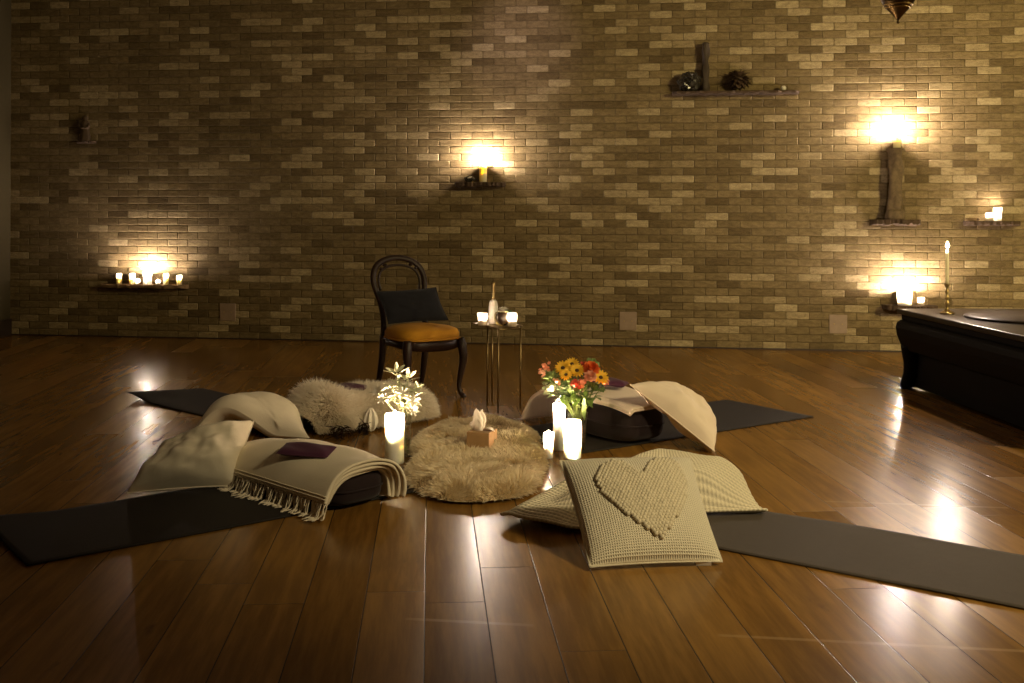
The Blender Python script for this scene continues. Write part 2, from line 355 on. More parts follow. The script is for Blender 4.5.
def shelf(px0, px1, py, depth, th, label, mat='shelfwood', curved=.25, name='wall_shelf', seed=1):
    a, b = W(px0, py), W(px1, py); zt = (a.z+b.z)/2; L = b.x-a.x; mm = M(); n = 28; rr = random.Random(seed)
    front = [depth*(1-curved*(2*i/n-1)**4)*(.93+.12*rr.random()) for i in range(n+1)]
    low = [th*(.75+.4*rr.random()) for i in range(n+1)]
    vs = []; fs = []
    for i in range(n+1):
        x = a.x+L*i/n; d = front[i]*(1 if 0 < i < n else .7)
        vs += [(x, WALL_Y, zt), (x, WALL_Y-d+.006, zt), (x, WALL_Y-d, zt-.006), (x, WALL_Y-d+.004, zt-low[i]*.8), (x, WALL_Y-d*.7, zt-low[i]), (x, WALL_Y, zt-low[i])]
    for i in range(n):
        for k in range(6): fs.append((i*6+k, i*6+(k+1) % 6, (i+1)*6+(k+1) % 6, (i+1)*6+k))
    fs += [tuple(range(6))[::-1], tuple(n*6+k for k in range(6))]
    mm.add(vs, fs); o = mm.build(name, mat, smooth=False, loc=((a.x+b.x)/2, WALL_Y, zt)); tag(o, label, 'shelf', 'wooden shelves on the brick wall'); return zt
def onwall(px, py, off, zt):
    q = W(px, py, off); return V((q.x, q.y, zt+.0005))
# left shelf with seven candles
z1 = shelf(104, 189, 284, .15, .035, 'long thin shelf holding seven candles low on the left of the wall', 'shelfpale', .35, seed=3)
GS = 'candles on the long left shelf'
pillar_candle(onwall(147.5, 283, .085, z1), .040, .125, 'tall bright pillar candle in the middle of the left shelf', GS, 'flame', fh=.04)
for px, r, h, off, lab, fl in ((119, .026, .105, .07, 'slim candle at the far left end of the left shelf', 'flame_s'), (132.3, .027, .105, .055, 'slim candle behind a short one, just left of the bright middle pillar', 'flame_s'),
        (137.5, .026, .055, .115, 'short glowing tea light just left of the bright middle pillar', 'flame_s'), (158, .025, .045, .12, 'short glowing tea light just right of the bright middle pillar', 'flame_s'),
        (166, .024, .105, .06, 'slim candle second from the right end of the left shelf', 'flame_s'), (179.3, .025, .095, .07, 'slim candle at the far right end of the left shelf', 'flame_s')):
    if h < .08: votive(onwall(px, 283, off, z1), r, h, lab, GS)
    else: pillar_candle(onwall(px, 283, off, z1), r, h, lab, GS, 'flame_s', 'waxy', cup=.035, fh=.022, name='slim_candle')
# middle shelf
z2 = shelf(456.5, 506, 182.5, .16, .045, 'short dark shelf alone in the middle of the wall with one lit candle', seed=5)
pillar_candle(onwall(483, 182, .075, z2), .036, .19, 'single lit pillar candle on the short middle shelf', 'large wall candles', 'flame_b', 'waxy', cup=.012, fh=.045)
c = onwall(470, 182, .09, z2)
t = thing('crystal_rock', 'small dark crystal rock beside the candle on the middle shelf', 'rock', c)
M().ball(c+V((0, 0, .027)), .030, 12, (1.9, 1.1, .95), .5).build('rock', 'geode', t, smooth=False)
mm = M(); mm.add([c+V((x, y, zz)) for x, y, zz in ((-.02, -.030, .034), (.012, -.035, .038), (.024, -.03, .052), (-.004, -.026, .048))], [(0, 1, 2, 3)]); mm.build('facet', 'stone', t, False, solid=.006)
# upper right shelf
z3 = shelf(672, 798, 92.5, .17, .026, 'long dark shelf high on the wall with dried decorations', 'shelfwood', .15, seed=8)
c = onwall(705.5, 92, .07, z3); t = thing('carved_totem', 'tall slim dark carving standing on the high shelf', 'carving', c)
H = .43; mm = M()
def totem(u, v):
    a = 2*PI*u; z = H*v; r = .034*(1+.16*math.sin(v*17)+.10*math.sin(3*a+v*9)+.18*MN.noise(V((math.cos(a)*2, math.sin(a)*2, v*7))))
    return c+V((r*math.cos(a)*.9, r*math.sin(a)*.8, z))
mm.grid(totem, 20, 40, True); mm.lathe([(.034, H-.002), (.02, H+.012), (0, H+.014)], c, 16); mm.build('carved_body', 'totem', t)
M().lathe([(.04, 0), (.04, .02), (.033, .028)], c, 16).build('foot', 'totem', t)
c = onwall(689, 92, .085, z3); t = thing('round_geode', 'round dark glinting geode beside the tall carving on the high shelf', 'geode', c)
mm = M(); mm.ball(c+V((0, 0, .088)), .098, 22, (1, .8, .92), .35); mm.build('shell', 'geode', t, False)
mm = M()
for k in range(26):
    a = R.uniform(0, 2*PI); q = R.uniform(0, .05); p = c+V((q*math.cos(a)-.005, -.075+.02*q, .085+q*math.sin(a))); d = V((R.uniform(-.4, .4), -1, R.uniform(-.4, .4))).normalized()
    mm.lathe([(.008, 0), (.007, .016), (0, .026)], p, 5, d)
mm.build('crystal', 'geode', t, False)
for k, (dx, dz) in enumerate(((-.042, .075), (.035, .09), (.0, .07))): pass
c = onwall(738.5, 92, .085, z3); t = thing('dried_seed_head', 'spiky dried flower head resting on the high shelf', 'dried flower', c)
mm = M(); cc = c+V((0, 0, .105))
for k in range(84):
    zz = 1-2*(k+.5)/84; a = k*2.39996; q = math.sqrt(1-zz*zz); d = V((q*math.cos(a), q*math.sin(a)*.75, zz*.85)); L = R.uniform(.09, .135)
    tip = cc+d*L
    if tip.z < c.z+.002: continue
    if tip.y > WALL_Y-.01: continue
    mm.leaf(cc+d*.03, tip, .050, V((0, 0, 1)) if abs(d.z) < .9 else V((1, 0, 0)), .2, 4)
mm.build('petals', 'pod', t, False); M().ball(cc, .055, 12, (1, .8, 1), .2).build('core', 'pod', t)
c = onwall(783.5, 92, .08, z3); tag(M().ball(c+V((0, 0, .024)), .024, 16, (1, 1, .98)).build('pebble', 'stone', loc=c), 'small white ball at the right end of the high shelf', 'ball')
# carved post
z4 = shelf(869.5, 918, 219.5, .19, .05, 'short dark shelf carrying the carved wooden post', seed=11)
c = onwall(895, 219, .10, z4); t = thing('carved_post', 'knotted carved wooden post standing on its own shelf with a lit candle on top', 'post', c)
HP = .605; mm = M()
def post(u, v):
    a = 2*PI*u; e = 1.25-1.2*ss(0, .12, v)*.25+.35*ss(.93, 1, v)
    r = .067*(1-.25*ss(.03, .12, v)+.18*ss(.9, .97, v))*(1+.10*math.sin(2*a+v*11)+.10*math.sin(3*a-v*8)+.22*MN.noise(V((math.cos(a)*1.6, math.sin(a)*1.6, v*5.5))))
    return c+V((r*1.15*math.cos(a), r*math.sin(a), HP*v))
mm.grid(post, 28, 60, True); mm.build('trunk', 'carved', t)
M().lathe([(.082, 0), (.085, .02), (.078, .07), (.07, .085), (.0, .09)], c, 24, wob=.03).build('base_ring', 'carved', t)
M().lathe([(.0, HP-.004), (.070, HP-.003), (.074, HP+.008), (.068, HP+.018), (0, HP+.019)], c, 24, wob=.02).build('cap', 'carved', t)
pillar_candle(c+V((.014, 0, HP+.020)), .031, .135, 'lit candle on top of the carved wooden post', 'large wall candles', 'flame_b', 'waxy', cup=.012, fh=.05)
# far right shelf
z5 = shelf(963, 1017, 221, .17, .04, 'small shelf at the far right with a tall and a short candle', seed=14)
pillar_candle(onwall(997.5, 220, .08, z5), .033, .115, 'taller candle on the far right shelf', 'candles on the far right shelf', 'flame_s', cup=.04, fh=.03)
votive(onwall(989.5, 220, .10, z5), .034, .07, 'short glowing candle cup on the far right shelf', 'candles on the far right shelf')
c = onwall(972.5, 220, .07, z5); t = thing('bark_block', 'small reddish wooden block at the left end of the far right shelf', 'wood block', c)
mm = M(); mm.ball(c+V((0, 0, .012)), .03, 14, (2.2, 1.2, .55), .35)
mm.v = [V((p.x, p.y, max(p.z, c.z))) for p in mm.v]; mm.build('block', 'shelfpale', t, False)
M().ball(c+V((.035, -.03, .014)), .010, 8, (1, .6, 1)).build('knot', 'shelfwood', t)
# lower right shelf, behind the table
z6 = shelf(882, 935, 304.5, .19, .045, 'low shelf just behind the left end of the black table', 'shelfwood', seed=17)
pillar_candle(onwall(904.5, 304, .085, z6), .060, .125, 'wide bright pillar candle on the low shelf behind the black table', 'candles on the low right shelf', 'flame_b', fh=.05, cup=.03)
votive(onwall(921, 304, .10, z6), .030, .072, 'small candle cup right of the wide pillar on the low right shelf', 'candles on the low right shelf')
# dim figurine on the left
z7 = shelf(80, 97, 141.5, .11, .02, 'tiny dark shelf high on the left holding the figurine', seed=21)
c = onwall(85, 141, .055, z7); t = thing('standing_figurine', 'small dark robed figurine on a tiny shelf high on the left', 'figurine', c)
mm = M()
def fig(u, v):
    a = 2*PI*u; P = [(0, .052), (.1, .05), (.45, .036), (.62, .045), (.74, .040), (.80, .018), (.84, .022), (.92, .028), (.98, .016), (1, .001)]
    for (v0, r0), (v1, r1) in zip(P, P[1:]):
        if v0 <= v <= v1: r = lerp(r0, r1, (v-v0)/(v1-v0)); break
    r *= 1+.10*math.sin(7*a)*(1-ss(.5, .7, v)); return c+V((r*math.cos(a)*1.05, r*.8*math.sin(a), .25*v))
mm.grid(fig, 24, 40, True); mm.build('robed_body', 'clay', t)
M().tube(cat_rom([c+V((-.042, -.01, .165)), c+V((-.045, -.03, .13)), c+V((0, -.046, .125)), c+V((.045, -.03, .13)), c+V((.042, -.01, .165))], 5), .011, 8).build('folded_arms', 'clay', t)
M().lathe([(.056, 0), (.056, .010), (.05, .014)], c, 20).build('plinth', 'clay', t)

# hanging lantern
c = AT(898, 24, 4.6)
t = thing('hanging_lantern', 'dark pierced metal lantern hanging at the top right', 'lantern', c)
prof = [(0, 0), (.008, .004), (.010, .012), (.004, .022), (.012, .032), (.018, .04), (.045, .072), (.072, .10), (.094, .128), (.104, .15), (.108, .18), (.105, .22), (.092, .25), (.075, .265)]
LS = .66; prof = [(r*LS, z*LS) for r, z in prof]
M().lathe(prof, c, 32).build('bowl', 'bronze', t)
for z, r in ((.104, .0775), (.122, .091), (.16, .107)): M().lathe([((r-.003)*LS, (z-.004)*LS), ((r+.004)*LS, (z-.002)*LS), ((r+.004)*LS, (z+.002)*LS), ((r-.003)*LS, (z+.004)*LS)], c, 32).build('band', 'brass', t)
M().lathe([(r*LS, z*LS) for r, z in ((.078, .265), (.082, .275), (.07, .30), (.045, .335), (.02, .36), (.008, .385), (.012, .395), (0, .40))], c, 32).build('dome', 'bronze', t)
M().tube([c+V((0, 0, .395*LS)), V((c.x, c.y, CEIL-.012))], .004, 8).build('chain', 'bronze', t)
M().lathe([(.05, CEIL-c.z-.02), (.05, CEIL-c.z-.0005)], c, 20).build('ceiling_rose', 'bronze', t)

# ------------------------------------------------------------------ low black table
A0 = G(896.5, 308.5, .55); A1 = G(1024, 336, .55); Ld = (A1-A0); Ld.z = 0; Ld.normalize(); Rd = V((-Ld.y, Ld.x, 0))
LEN, WID = 2.25, 1.25
t = thing('low_table', 'long low black table with curved legs at the right edge', 'table', (A0.x, A0.y, 0))
def tp(l, w_, z): return V((A0.x, A0.y, 0))+Ld*l+Rd*w_+V((0, 0, z))
mm = M(); mm.box(tp(LEN/2, WID/2, .5325), (LEN, WID, .035), Ld, Rd); mm.build('table_top', 'lacqtop', t, False, bevel=.006)
M().box(tp(LEN/2, WID/2, .495), (LEN-.05, WID-.05, .04), Ld, Rd).build('waist', 'lacquer', t, False, bevel=.004)
# swelling apron all round
prof = [(.02, .476), (.0, .455), (-.006, .42), (.0, .37), (.016, .315), (.03, .27)]
def ring(prof, mm):
    rows = []
    for o, z in prof: rows.append([tp(o, o, z), tp(LEN-o, o, z), tp(LEN-o, WID-o, z), tp(o, WID-o, z)])
    vs = [p for r_ in rows for p in r_]; fs = []
    for j in range(len(rows)-1):
        for k in range(4): fs.append((j*4+k, j*4+(k+1) % 4, (j+1)*4+(k+1) % 4, (j+1)*4+k))
    fs.append((3, 2, 1, 0)); n = len(rows)-1; fs.append((n*4, n*4+1, n*4+2, n*4+3)); mm.add(vs, fs)
mm = M(); ring(prof, mm); mm.build('apron', 'lacquer', t, False, bevel=.006)
for sl in (0, 1):
    for sw in (0, 1):
        pts = []; rad = []
        for o, z, r in ((.085, .30, .085), (.085, .24, .075), (.085, .17, .065), (.075, .10, .055), (.062, .05, .05), (.058, .022, .055), (.062, .001, .048)):
            pts.append(tp(o if sl == 0 else LEN-o, o if sw == 0 else WID-o, z)); rad.append(r)
        M().tube(cat_rom(pts, 4), [lerp(rad[min(i//4, 5)], rad[min(i//4+1, 6)], (i % 4)/4) for i in range(25)], 14, side=Ld).build('leg', 'lacquer', t)
# front panel close to the floor between the legs
M().box(tp(LEN/2, .10, .16), (LEN-.2, .03, .28), Ld, Rd).build('side_panel', 'lacquer', t, False, bevel=.004)
M().box(tp(.10, WID/2, .16), (.03, WID-.2, .28), Ld, Rd).build('end_panel', 'lacquer', t, False, bevel=.004)
dc = G(968, 317, .56); cc = V((dc.x, dc.y, .5505))+Rd*.40+Ld*.03
o = M().lathe([(.395, 0), (.40, .004), (.40, .013), (.394, .017), (0, .017)], cc, 64).build('round_board', 'disc', loc=cc); tag(o, 'large thin dark disc lying on the black table', 'disc')
# brass candlestick + taper
c = G(947, 314, .55)+V((0, 0, .0008))
t = thing('brass_candlestick', 'turned brass candlestick on the black table', 'candlestick', c)
pr = [(.044, 0), (.046, .004), (.043, .010), (.032, .016), (.02, .022), (.011, .034), (.009, .050), (.014, .062), (.019, .070), (.014, .080), (.009, .090), (.013, .100), (.017, .108), (.012, .118), (.008, .128), (.012, .138), (.015, .146), (.011, .154), (.008, .164), (.010, .176), (.016, .186), (.021, .194), (.022, .200), (.014, .201), (.0125, .19), (0, .188)]
M().lathe(pr, c, 28).build('turned_stem', 'brass', t)
t = thing('taper_candle', 'tall thin lit taper in the brass candlestick', 'candle', c+V((0, 0, .19)))
M().lathe([(.0115, .190), (.0115, .23), (.0100, .40), (.008, .424), (0, .428)], c, 16).build('wax_body', 'waxy', t)
M().tube([c+V((0, 0, .427)), c+V((.002, 0, .44))], .0012, 6).build('wick', 'wick', t)
mm = M(); flame(mm, c+V((.001, 0, .436)), .042, .010); mm.build('flame', 'flame', t)

# ------------------------------------------------------------------ yoga mats
def yoga_mat(outer, inner_dir, length, width, mat, label, curl=0., lift=.0, seed=0, curl_corner=None, wave=.0, th=.006):
    d = V((*inner_dir, 0)).normalized(); n = V((-d.y, d.x, 0)); o = V((*outer, 0)); rr = random.Random(seed); ph = rr.random()*6
    def fn(u, v):
        z = .004 + wave*max(0, math.sin(u*length*4.2+ph)*(.5+.5*math.cos(PI*v))) + wave*.4*max(0, math.sin(u*length*6+1+ph))*v
        c_ = 0
        if curl_corner is not None:
            q = ss(.18, 0, u)
            z += curl*q*(1-v if curl_corner == 0 else v)
        return o+d*(u*length)+n*((v-.5)*width)+V((0, 0, z))
    mm = M().grid(fn, 70, 24); ob = mm.build('yoga_mat', mat, solid=th, loc=tuple(o)); tag(ob, label, 'mat', 'yoga mats laid out in a ring'); return ob
yoga_mat((-3.155, 6.785), (.82, -.57), 1.62, .54, 'mat', 'black mat at the back left, its bare end pointing to the left shelf', .035, seed=1, curl_corner=0, wave=.006)
yoga_mat((.74, 6.83), (-.74, -.67), 1.75, .70, 'mat', 'black mat at the back right under the bolster with the plum sachet', seed=2)
yoga_mat((-2.30, 3.62), (.69, .72), 1.68, .64, 'mat', 'black mat at the front left, running out under the fringed throw', .02, seed=4, curl_corner=1, wave=.003)
yoga_mat((1.59, 3.51), (-.88, .475), 2.25, .56, 'matbrown', 'brown grey mat at the front right beyond the heart cushion', seed=5, wave=.005)

# ------------------------------------------------------------------ bolsters, throws
def rbolster(o, e1, L, Wd, H, label, name='bolster'):
    e1 = V((*e1, 0)).normalized(); e2 = V((-e1.y, e1.x, 0)); o = V((*o, .0075)); mm = M()
    def sgn(x, p): return math.copysign(abs(x)**p, x)
    def fn(u, v):
        a = 2*PI*u; th = PI*(v-.5)
        cz = sgn(math.sin(th), .6); cr = abs(math.cos(th))**.35
        return o+e1*(L/2*cr*sgn(math.cos(a), .5))+e2*(Wd/2*cr*sgn(math.sin(a), .5))+V((0, 0, H/2+H/2*cz))
    mm.grid(fn, 48, 20, True); t = thing(name, label, 'bolster', tuple(o), 'dark meditation bolsters')
    mm.build('cover', 'bolster', t)
    pts = [fn(k/48, .5)+V((0, 0, .0)) for k in range(48)]; pts.append(pts[0])
    M().tube([p*1.0+(p-o-V((0, 0, H/2)))*.012 for p in pts], .004, 6).build('piping', 'bolster', t)
    return o, e1, e2
def fringe(mm, pts, dirs, L, r=.0022, rr=R, per=2, floor=.012):
    for p, d in zip(pts, dirs):
        for k in range(per):
            l = L*rr.uniform(.75, 1.15); q = V(p)+V((rr.uniform(-.004, .004), rr.uniform(-.004, .004), 0)); path = [q]; dd = (V(d)+V((rr.uniform(-.28, .28), rr.uniform(-.28, .28), 0))).normalized(); cur = q.copy()
            for s_ in range(6):
                dd = (dd+V((rr.uniform(-.2, .2), rr.uniform(-.2, .2), -.15))).normalized(); nxt = cur+dd*(l/6)
                if nxt.z < floor:
                    nxt.z = floor+rr.uniform(0, .004); 
                    h = V((d[0], d[1], 0)); h = h.normalized() if h.length > .01 else V((0, -1, 0))
                    nxt += (h+V((rr.uniform(-.6, .6), rr.uniform(-.6, .6), 0)))*(l/12)
                path.append(nxt); cur = nxt
            mm.tube(path, [r]*5+[r*1.2, r*.6], 5)

# C : front left
oC, c1, c2 = rbolster((-1.405, 4.455), (-.80, .60), .68, .30, .15, 'dark bolster under the fringed cream throw at the front left')
c2 = -c2
# profile across c2: -c2 is the outer, fringed side
profC = [(-.215, .060), (-.19, .105), (-.15, .150), (-.09, .180), (0, .195), (.08, .190), (.135, .165), (.168, .115), (.178, .06), (.176, .020)]
def prof_at(pf, s):
    n = len(pf)-1; x = s*n; i = min(int(x), n-1); tt = x-i; P = [pf[max(i-1, 0)], pf[i], pf[i+1], pf[min(i+2, n)]]
    out = []
    for k in range(2):
        a, b, c_, d_ = (q[k] for q in P); out.append(.5*((2*b)+(c_-a)*tt+(2*a-5*b+4*c_-d_)*tt*tt+(3*b-a-3*c_+d_)*tt**3))
    return out
tC = thing('fringed_throw', 'folded cream throw with long fringe over the front left bolster', 'blanket', tuple(oC), 'folded throws over the bolsters')
def layerC(k, n_l=4):
    off = -.0145*k
    def fn(u, v):
        b, z = prof_at(profC, v); cz = .06
        L = math.hypot(b, z-cz) or 1; b2 = b+off*b/L*.8; z2 = z+off*max(.35, (z-cz)/L)
        a = lerp(-.375+.012*k, .375, u)
        und = .006*math.sin(a*9+v*3)+.004*math.sin(a*21+v*8)
        sag = .025*ss(.55, 1, u)*ss(.2, .6, v)
        p = oC+c1*(a+.015*math.sin(v*6+k))+c2*(b2)+V((0, 0, max(.014, z2+und*ss(0, .3, v)-sag)))
        return p
    return fn
for k in range(4):
    M().grid(layerC(k), 60, 40).build('folded_layer', 'throw', tC, solid=.010)
fn0 = layerC(0); pts = [fn0(i/58, 0) for i in range(59)]
mm = M(); fringe(mm, pts, [(-c2*.35+V((0, 0, -1)))]*59, .105, .0026, per=2); mm.build('fringe', 'fringe', tC)
mm = M()
for vv in (.035, .06): mm.tube([fn0(i/40, vv)+V((0, 0, .004))-c2*.006 for i in range(41)], .0028, 5)
mm.build('hem_stitch', 'fringe', tC)

# eye pillows
def eye_pillow(c, e1, L, Wd, H, label, tilt=(0, 0), sag=0.):
    e1 = V((*e1, tilt[0])).normalized(); e2 = V((-e1.y, e1.x, tilt[1])).normalized(); n = e1.cross(e2); c = V(c); mm = M()
    def side(sg):
        def fn(u, v):
            a, b = 2*u-1, 2*v-1; h = H*((1-a**4)*(1-b**4))**.5
            return c+e1*(a*L/2)+e2*(b*Wd/2)+n*(sg*h*(.9+.2*math.sin(a*4+b*3))-sag*a*a)
        return fn
    mm.grid(side(1), 20, 14); mm.grid(side(-.75), 20, 14); o = mm.build('eye_pillow', 'plum', loc=tuple(c)); tag(o, label, 'eye pillow', 'plum satin eye pillows'); return o
pC = oC-c1*.06-c2*.085+V((0, 0, .202)); eye_pillow(tuple(pC), (1, -.12), .23, .11, .018, 'dark plum satin eye pillow lying on the cream fringed throw', (-.02, .22))

# B : back right
oB, b1, b2 = rbolster((-.215, 5.89), (.70, -.71), .67, .31, .19, 'dark plum bolster at the back right under the blush throw')
tB = thing('blush_throw', 'folded blush throw over the back right bolster behind the candles', 'blanket', tuple(oB), 'folded throws over the bolsters')
profB = [(-.55, .02), (-.515, .08), (-.455, .165), (-.36, .225), (-.22, .25), (-.08, .245), (.06, .225), (.18, .215), (.28, .210), (.34, .205), (.355, .200)]
def layerB(k):
    def fn(u, v):
        a, z = prof_at(profB, v); b = lerp(-.168, .165, u); edge = abs(2*u-1)
        droop = .018*ss(.8, 1, edge)*ss(.1, .3, v)
        return oB+b1*a+b2*(b+.008*math.sin(a*11))+V((0, 0, max(.014, z-.011*k-droop+.004*math.sin(a*17+b*9))))
    return fn
for k in range(2): M().grid(layerB(k), 30, 60).build('folded_layer', 'throwpink', tB, solid=.010)
fb = layerB(0); pts = [fb(i/30, .0) for i in range(31)]
mm = M(); fringe(mm, pts, [(-b1*.6+V((0, 0, -1)))]*31, .075, .0024, per=2); mm.build('fringe', 'fringepink', tB)
pB = oB-b1*.02+b2*.02+V((0, 0, .272)); eye_pillow(tuple(pB), (.95, -.2), .21, .11, .024, 'dark plum eye pillow on the blush throw right of the bouquet', (-.06, 0))

# A : back left, sheepskin over bolster
oA, a1, a2 = rbolster((-1.66, 6.02), (.62, .78), .60, .27, .105, 'dark bolster under the white sheepskin at the back left')
def fur(mm, surf, n, length, width, grav=.6, flow=None, rr=R, spread=.5, minz=.004, segs=3):
    for _ in range(n):
        u, v = rr.random(), rr.random(); p = surf(u, v); e = .004
        q = surf(min(1, u+e), v)-surf(max(0, u-e), v); w_ = surf(u, min(1, v+e))-surf(u, max(0, v-e)); nn = q.cross(w_)
        if nn.length < 1e-12: continue
        nn.normalize()
        if nn.z < -.2: nn = -nn
        fl = flow(u, v, p) if flow else V((0, 0, 0))
        d = (nn*.7+fl+V((rr.uniform(-1, 1), rr.uniform(-1, 1), rr.uniform(-.4, .6)))*spread).normalized()
        L = length*rr.uniform(.6, 1.2)/segs; wd = width*rr.uniform(.6, 1.3); side = d.cross(V((rr.uniform(-1, 1), rr.uniform(-1, 1), rr.uniform(-1, 1)))); 
        if side.length < 1e-4: continue
        side.normalize(); cur = p-nn*.002; vs = []; fs = []
        for s_ in range(segs):
            k = wd*(1-.55*s_/segs)/2
            vs += [cur-side*k, cur+side*k]; nx = cur+d*L
            if nx.z < minz: nx.z = minz+rr.random()*.004
            cur = nx; d = (d+V((0, 0, -grav/segs))+fl*.2).normalized()
        vs.append(cur)
        for s_ in range(segs-1): fs.append((2*s_, 2*s_+1, 2*s_+3, 2*s_+2))
        fs.append((2*segs-2, 2*segs-1, 2*segs)); mm.add(vs, fs)
tA = thing('white_sheepskin', 'fluffy white sheepskin draped over the bolster below the chair', 'sheepskin', tuple(oA))
profA = [(-.225, .02), (-.212, .06), (-.18, .105), (-.12, .135), (0, .146), (.11, .135), (.18, .105), (.205, .06), (.215, .02)]
def surfA(u, v):
    b, z = prof_at(profA, v); a = lerp(-.37, .46, u); e = ss(.66, 1, abs(2*u-1)); k = 1-.35*e
    hump = .045*math.exp(-((u-.16)/.13)**2)+.012*math.sin(u*14)
    zz = max(.012, z*(1-.55*e*e)+hump*(z/.14)); bumpy = .012*MN.noise(V((a*9, b*9, 1)))
    return oA+a1*a+a2*(b*k*(1+.05*math.sin(u*17)))+V((0, 0, zz+bumpy*(z/.14)))
M().grid(surfA, 60, 40).build('hide', 'hide', tA, solid=.006)
mm = M(); fur(mm, surfA, 34000, .070, .0042, .75, lambda u, v, p: a2*(.5*(v-.5))+V((0, 0, -.1))+a1*(.15*math.sin(u*23)), spread=.30, minz=.012); mm.build('fleece', 'whitefur', tA)
for px, py in ((341, 438), (364, 434)):
    q = G(px, py, .015); mm = M()
    fur(mm, lambda u, v: q+rx*((u-.5)*(.10 if px < 350 else .05))+V((0, 0, v*.06)), 130, .06, .006, .5, None, spread=.5, minz=.012)
    mm.build('dark_gap_tuft', 'gaptuft', tA)['label'] = 'dark brown tufts standing in for gaps between the fur clumps'  # dark strands added for the mat and bolster showing between fur clumps
pA = oA+a1*(-.03)+a2*.02+V((0, 0, .195)); eye_pillow(tuple(pA), (1, .15), .20, .10, .020, 'plum eye pillow half sunk in the white sheepskin', (0, .05))

# D : front right
oD, d1, d2 = rbolster((.06, 4.47), (.476, .88), .46, .24, .13, 'dark bolster hidden under the ribbed throw at the front right')
tD = thing('ribbed_throw', 'ribbed cream throw spread over a bolster behind the heart cushion', 'blanket', tuple(oD), 'folded throws over the bolsters')
cD = [V((-.56, 4.115, 0)), V((.47, 4.37, 0)), V((.30, 4.80, 0)), V((-.30, 4.86, 0))]
def surfD(u, v):
    g = cD[0]*(1-u)*(1-v)+cD[1]*u*(1-v)+cD[2]*u*v+cD[3]*(1-u)*v
    g = g+V((0, -1, 0))*(.17*math.sin(PI*min(1, u*1.6))*(1-v))           # the front hem bellies forward
    lx = (g-oD).dot(d1); ly = (g-oD).dot(d2)
    dx = max(0, abs(lx)-.23)/.20; dy = max(0, abs(ly)-.13)/.24; q = math.hypot(dx, dy)
    h = .155*(1-ss(0, 1, q))*ss(0, .2, v); h += .012*MN.noise(V((g.x*6, g.y*6, 2)))*ss(.02, .1, h)
    fold = .030*ss(.0, .05, u)*ss(.30, .16, u)*(.6+.4*math.sin(v*9))
    rib = .0022*math.sin(v*2*PI*26)
    roll = .022*math.exp(-((u-.015)/.03)**2)+.012*math.exp(-((v-.0)/.04)**2)
    return V((g.x, g.y, .018+h+fold+rib+roll*.7))
M().grid(surfD, 110, 170).build('knit_cloth', 'rib', tD, solid=.010)
hem = [surfD(1, k/40)+V((0, 0, .001)) for k in range(41)]
M().tube(hem, .0055, 6).build('hem', 'rib', tD)

# ------------------------------------------------------------------ pillows from four corners
def pillow(name, cs, thick, mat, label, group=None, wr=.01, bend=None, seed=0, nres=44, flip=1, parts=None, thin=.78, cat='cushion', pinch=.06, piping=True):
    c00, c10, c11, c01 = (V(q) for q in cs); cen = (c00+c10+c11+c01)/4
    n = ((c10-c00)+(c11-c01)).cross((c01-c00)+(c11-c10)).normalized()*flip
    def mid(u, v):
        a, b = 2*u-1, 2*v-1
        a2_ = a*(1-pinch*(1-b*b)); b2_ = b*(1-pinch*(1-a*a))
        u_, v_ = (a2_+1)/2, (b2_+1)/2
        p = c00*(1-u_)*(1-v_)+c10*u_*(1-v_)+c11*u_*v_+c01*(1-u_)*v_
        if bend: p = p+bend(u_, v_)
        return p
    def prof(u, v):
        a, b = 2*u-1, 2*v-1; return (max(0, 1-abs(a)**2.4)*max(0, 1-abs(b)**2.4))**.47
    def nrm(u, v):
        if not bend: return n
        e = .01; q = mid(min(1, u+e), v)-mid(max(0, u-e), v); w_ = mid(u, min(1, v+e))-mid(u, max(0, v-e)); r_ = q.cross(w_)
        return r_.normalized()*flip if r_.length > 1e-9 else n
    def side(sg, k):
        def fn(u, v):
            h = prof(u, v); p = mid(u, v); wv = MN.noise(V((u*4.3+seed, v*4.3, sg)))*wr+MN.noise(V((u*11+seed, v*9, sg+3)))*wr*.4
            edge = ss(0, .25, min(u, 1-u, v, 1-v)); crease = wr*.5*math.sin((u*9+v*14)+seed)*(1-edge)*h
            q = p+nrm(u, v)*(sg*(thick/2*k*h)+ (wv*h*sg) + crease)
            if q.z < .006: q.z = .006
            return q
        return fn
    t = thing(name, label, cat, tuple(cen), group)
    mm = M(); mm.grid(side(1, 1.), nres, nres); mm.grid(side(-1, thin), nres, nres)
    cv = mm.build('cover', mat, t)
    if piping:
        ed = []
        for k in range(nres): ed.append(side(1, 1)(k/nres, 0))
        for k in range(nres): ed.append(side(1, 1)(1, k/nres))
        for k in range(nres): ed.append(side(1, 1)(1-k/nres, 1))
        for k in range(nres+1): ed.append(side(1, 1)(0, 1-k/nres))
        M().tube(ed, .0035, 6).build('seam', mat, cv)
    return t, side(1, 1.), nrm
GP = 'pale cushions at the head of the mats'
# front left slouching pillow
pillow('cushion', [G(126, 493, .012), G(236, 486, .02), G(254, 421, .27), G(166, 450, .15)], .36, 'linen', 'wrinkled ivory cushion slumped at the far left, beside the fringed throw', GP, wr=.034, seed=3, flip=1, thin=.3)
# back right leaning pillow
pillow('cushion', [G(714.5, 451.5, .012), G(713, 432, .03), G(664, 389, .27), G(630, 384.5, .33)], .25, 'pinkcream', 'blush ivory cushion leaning at the back right against the bolster', GP, wr=.022, seed=11, flip=1, thin=.35)
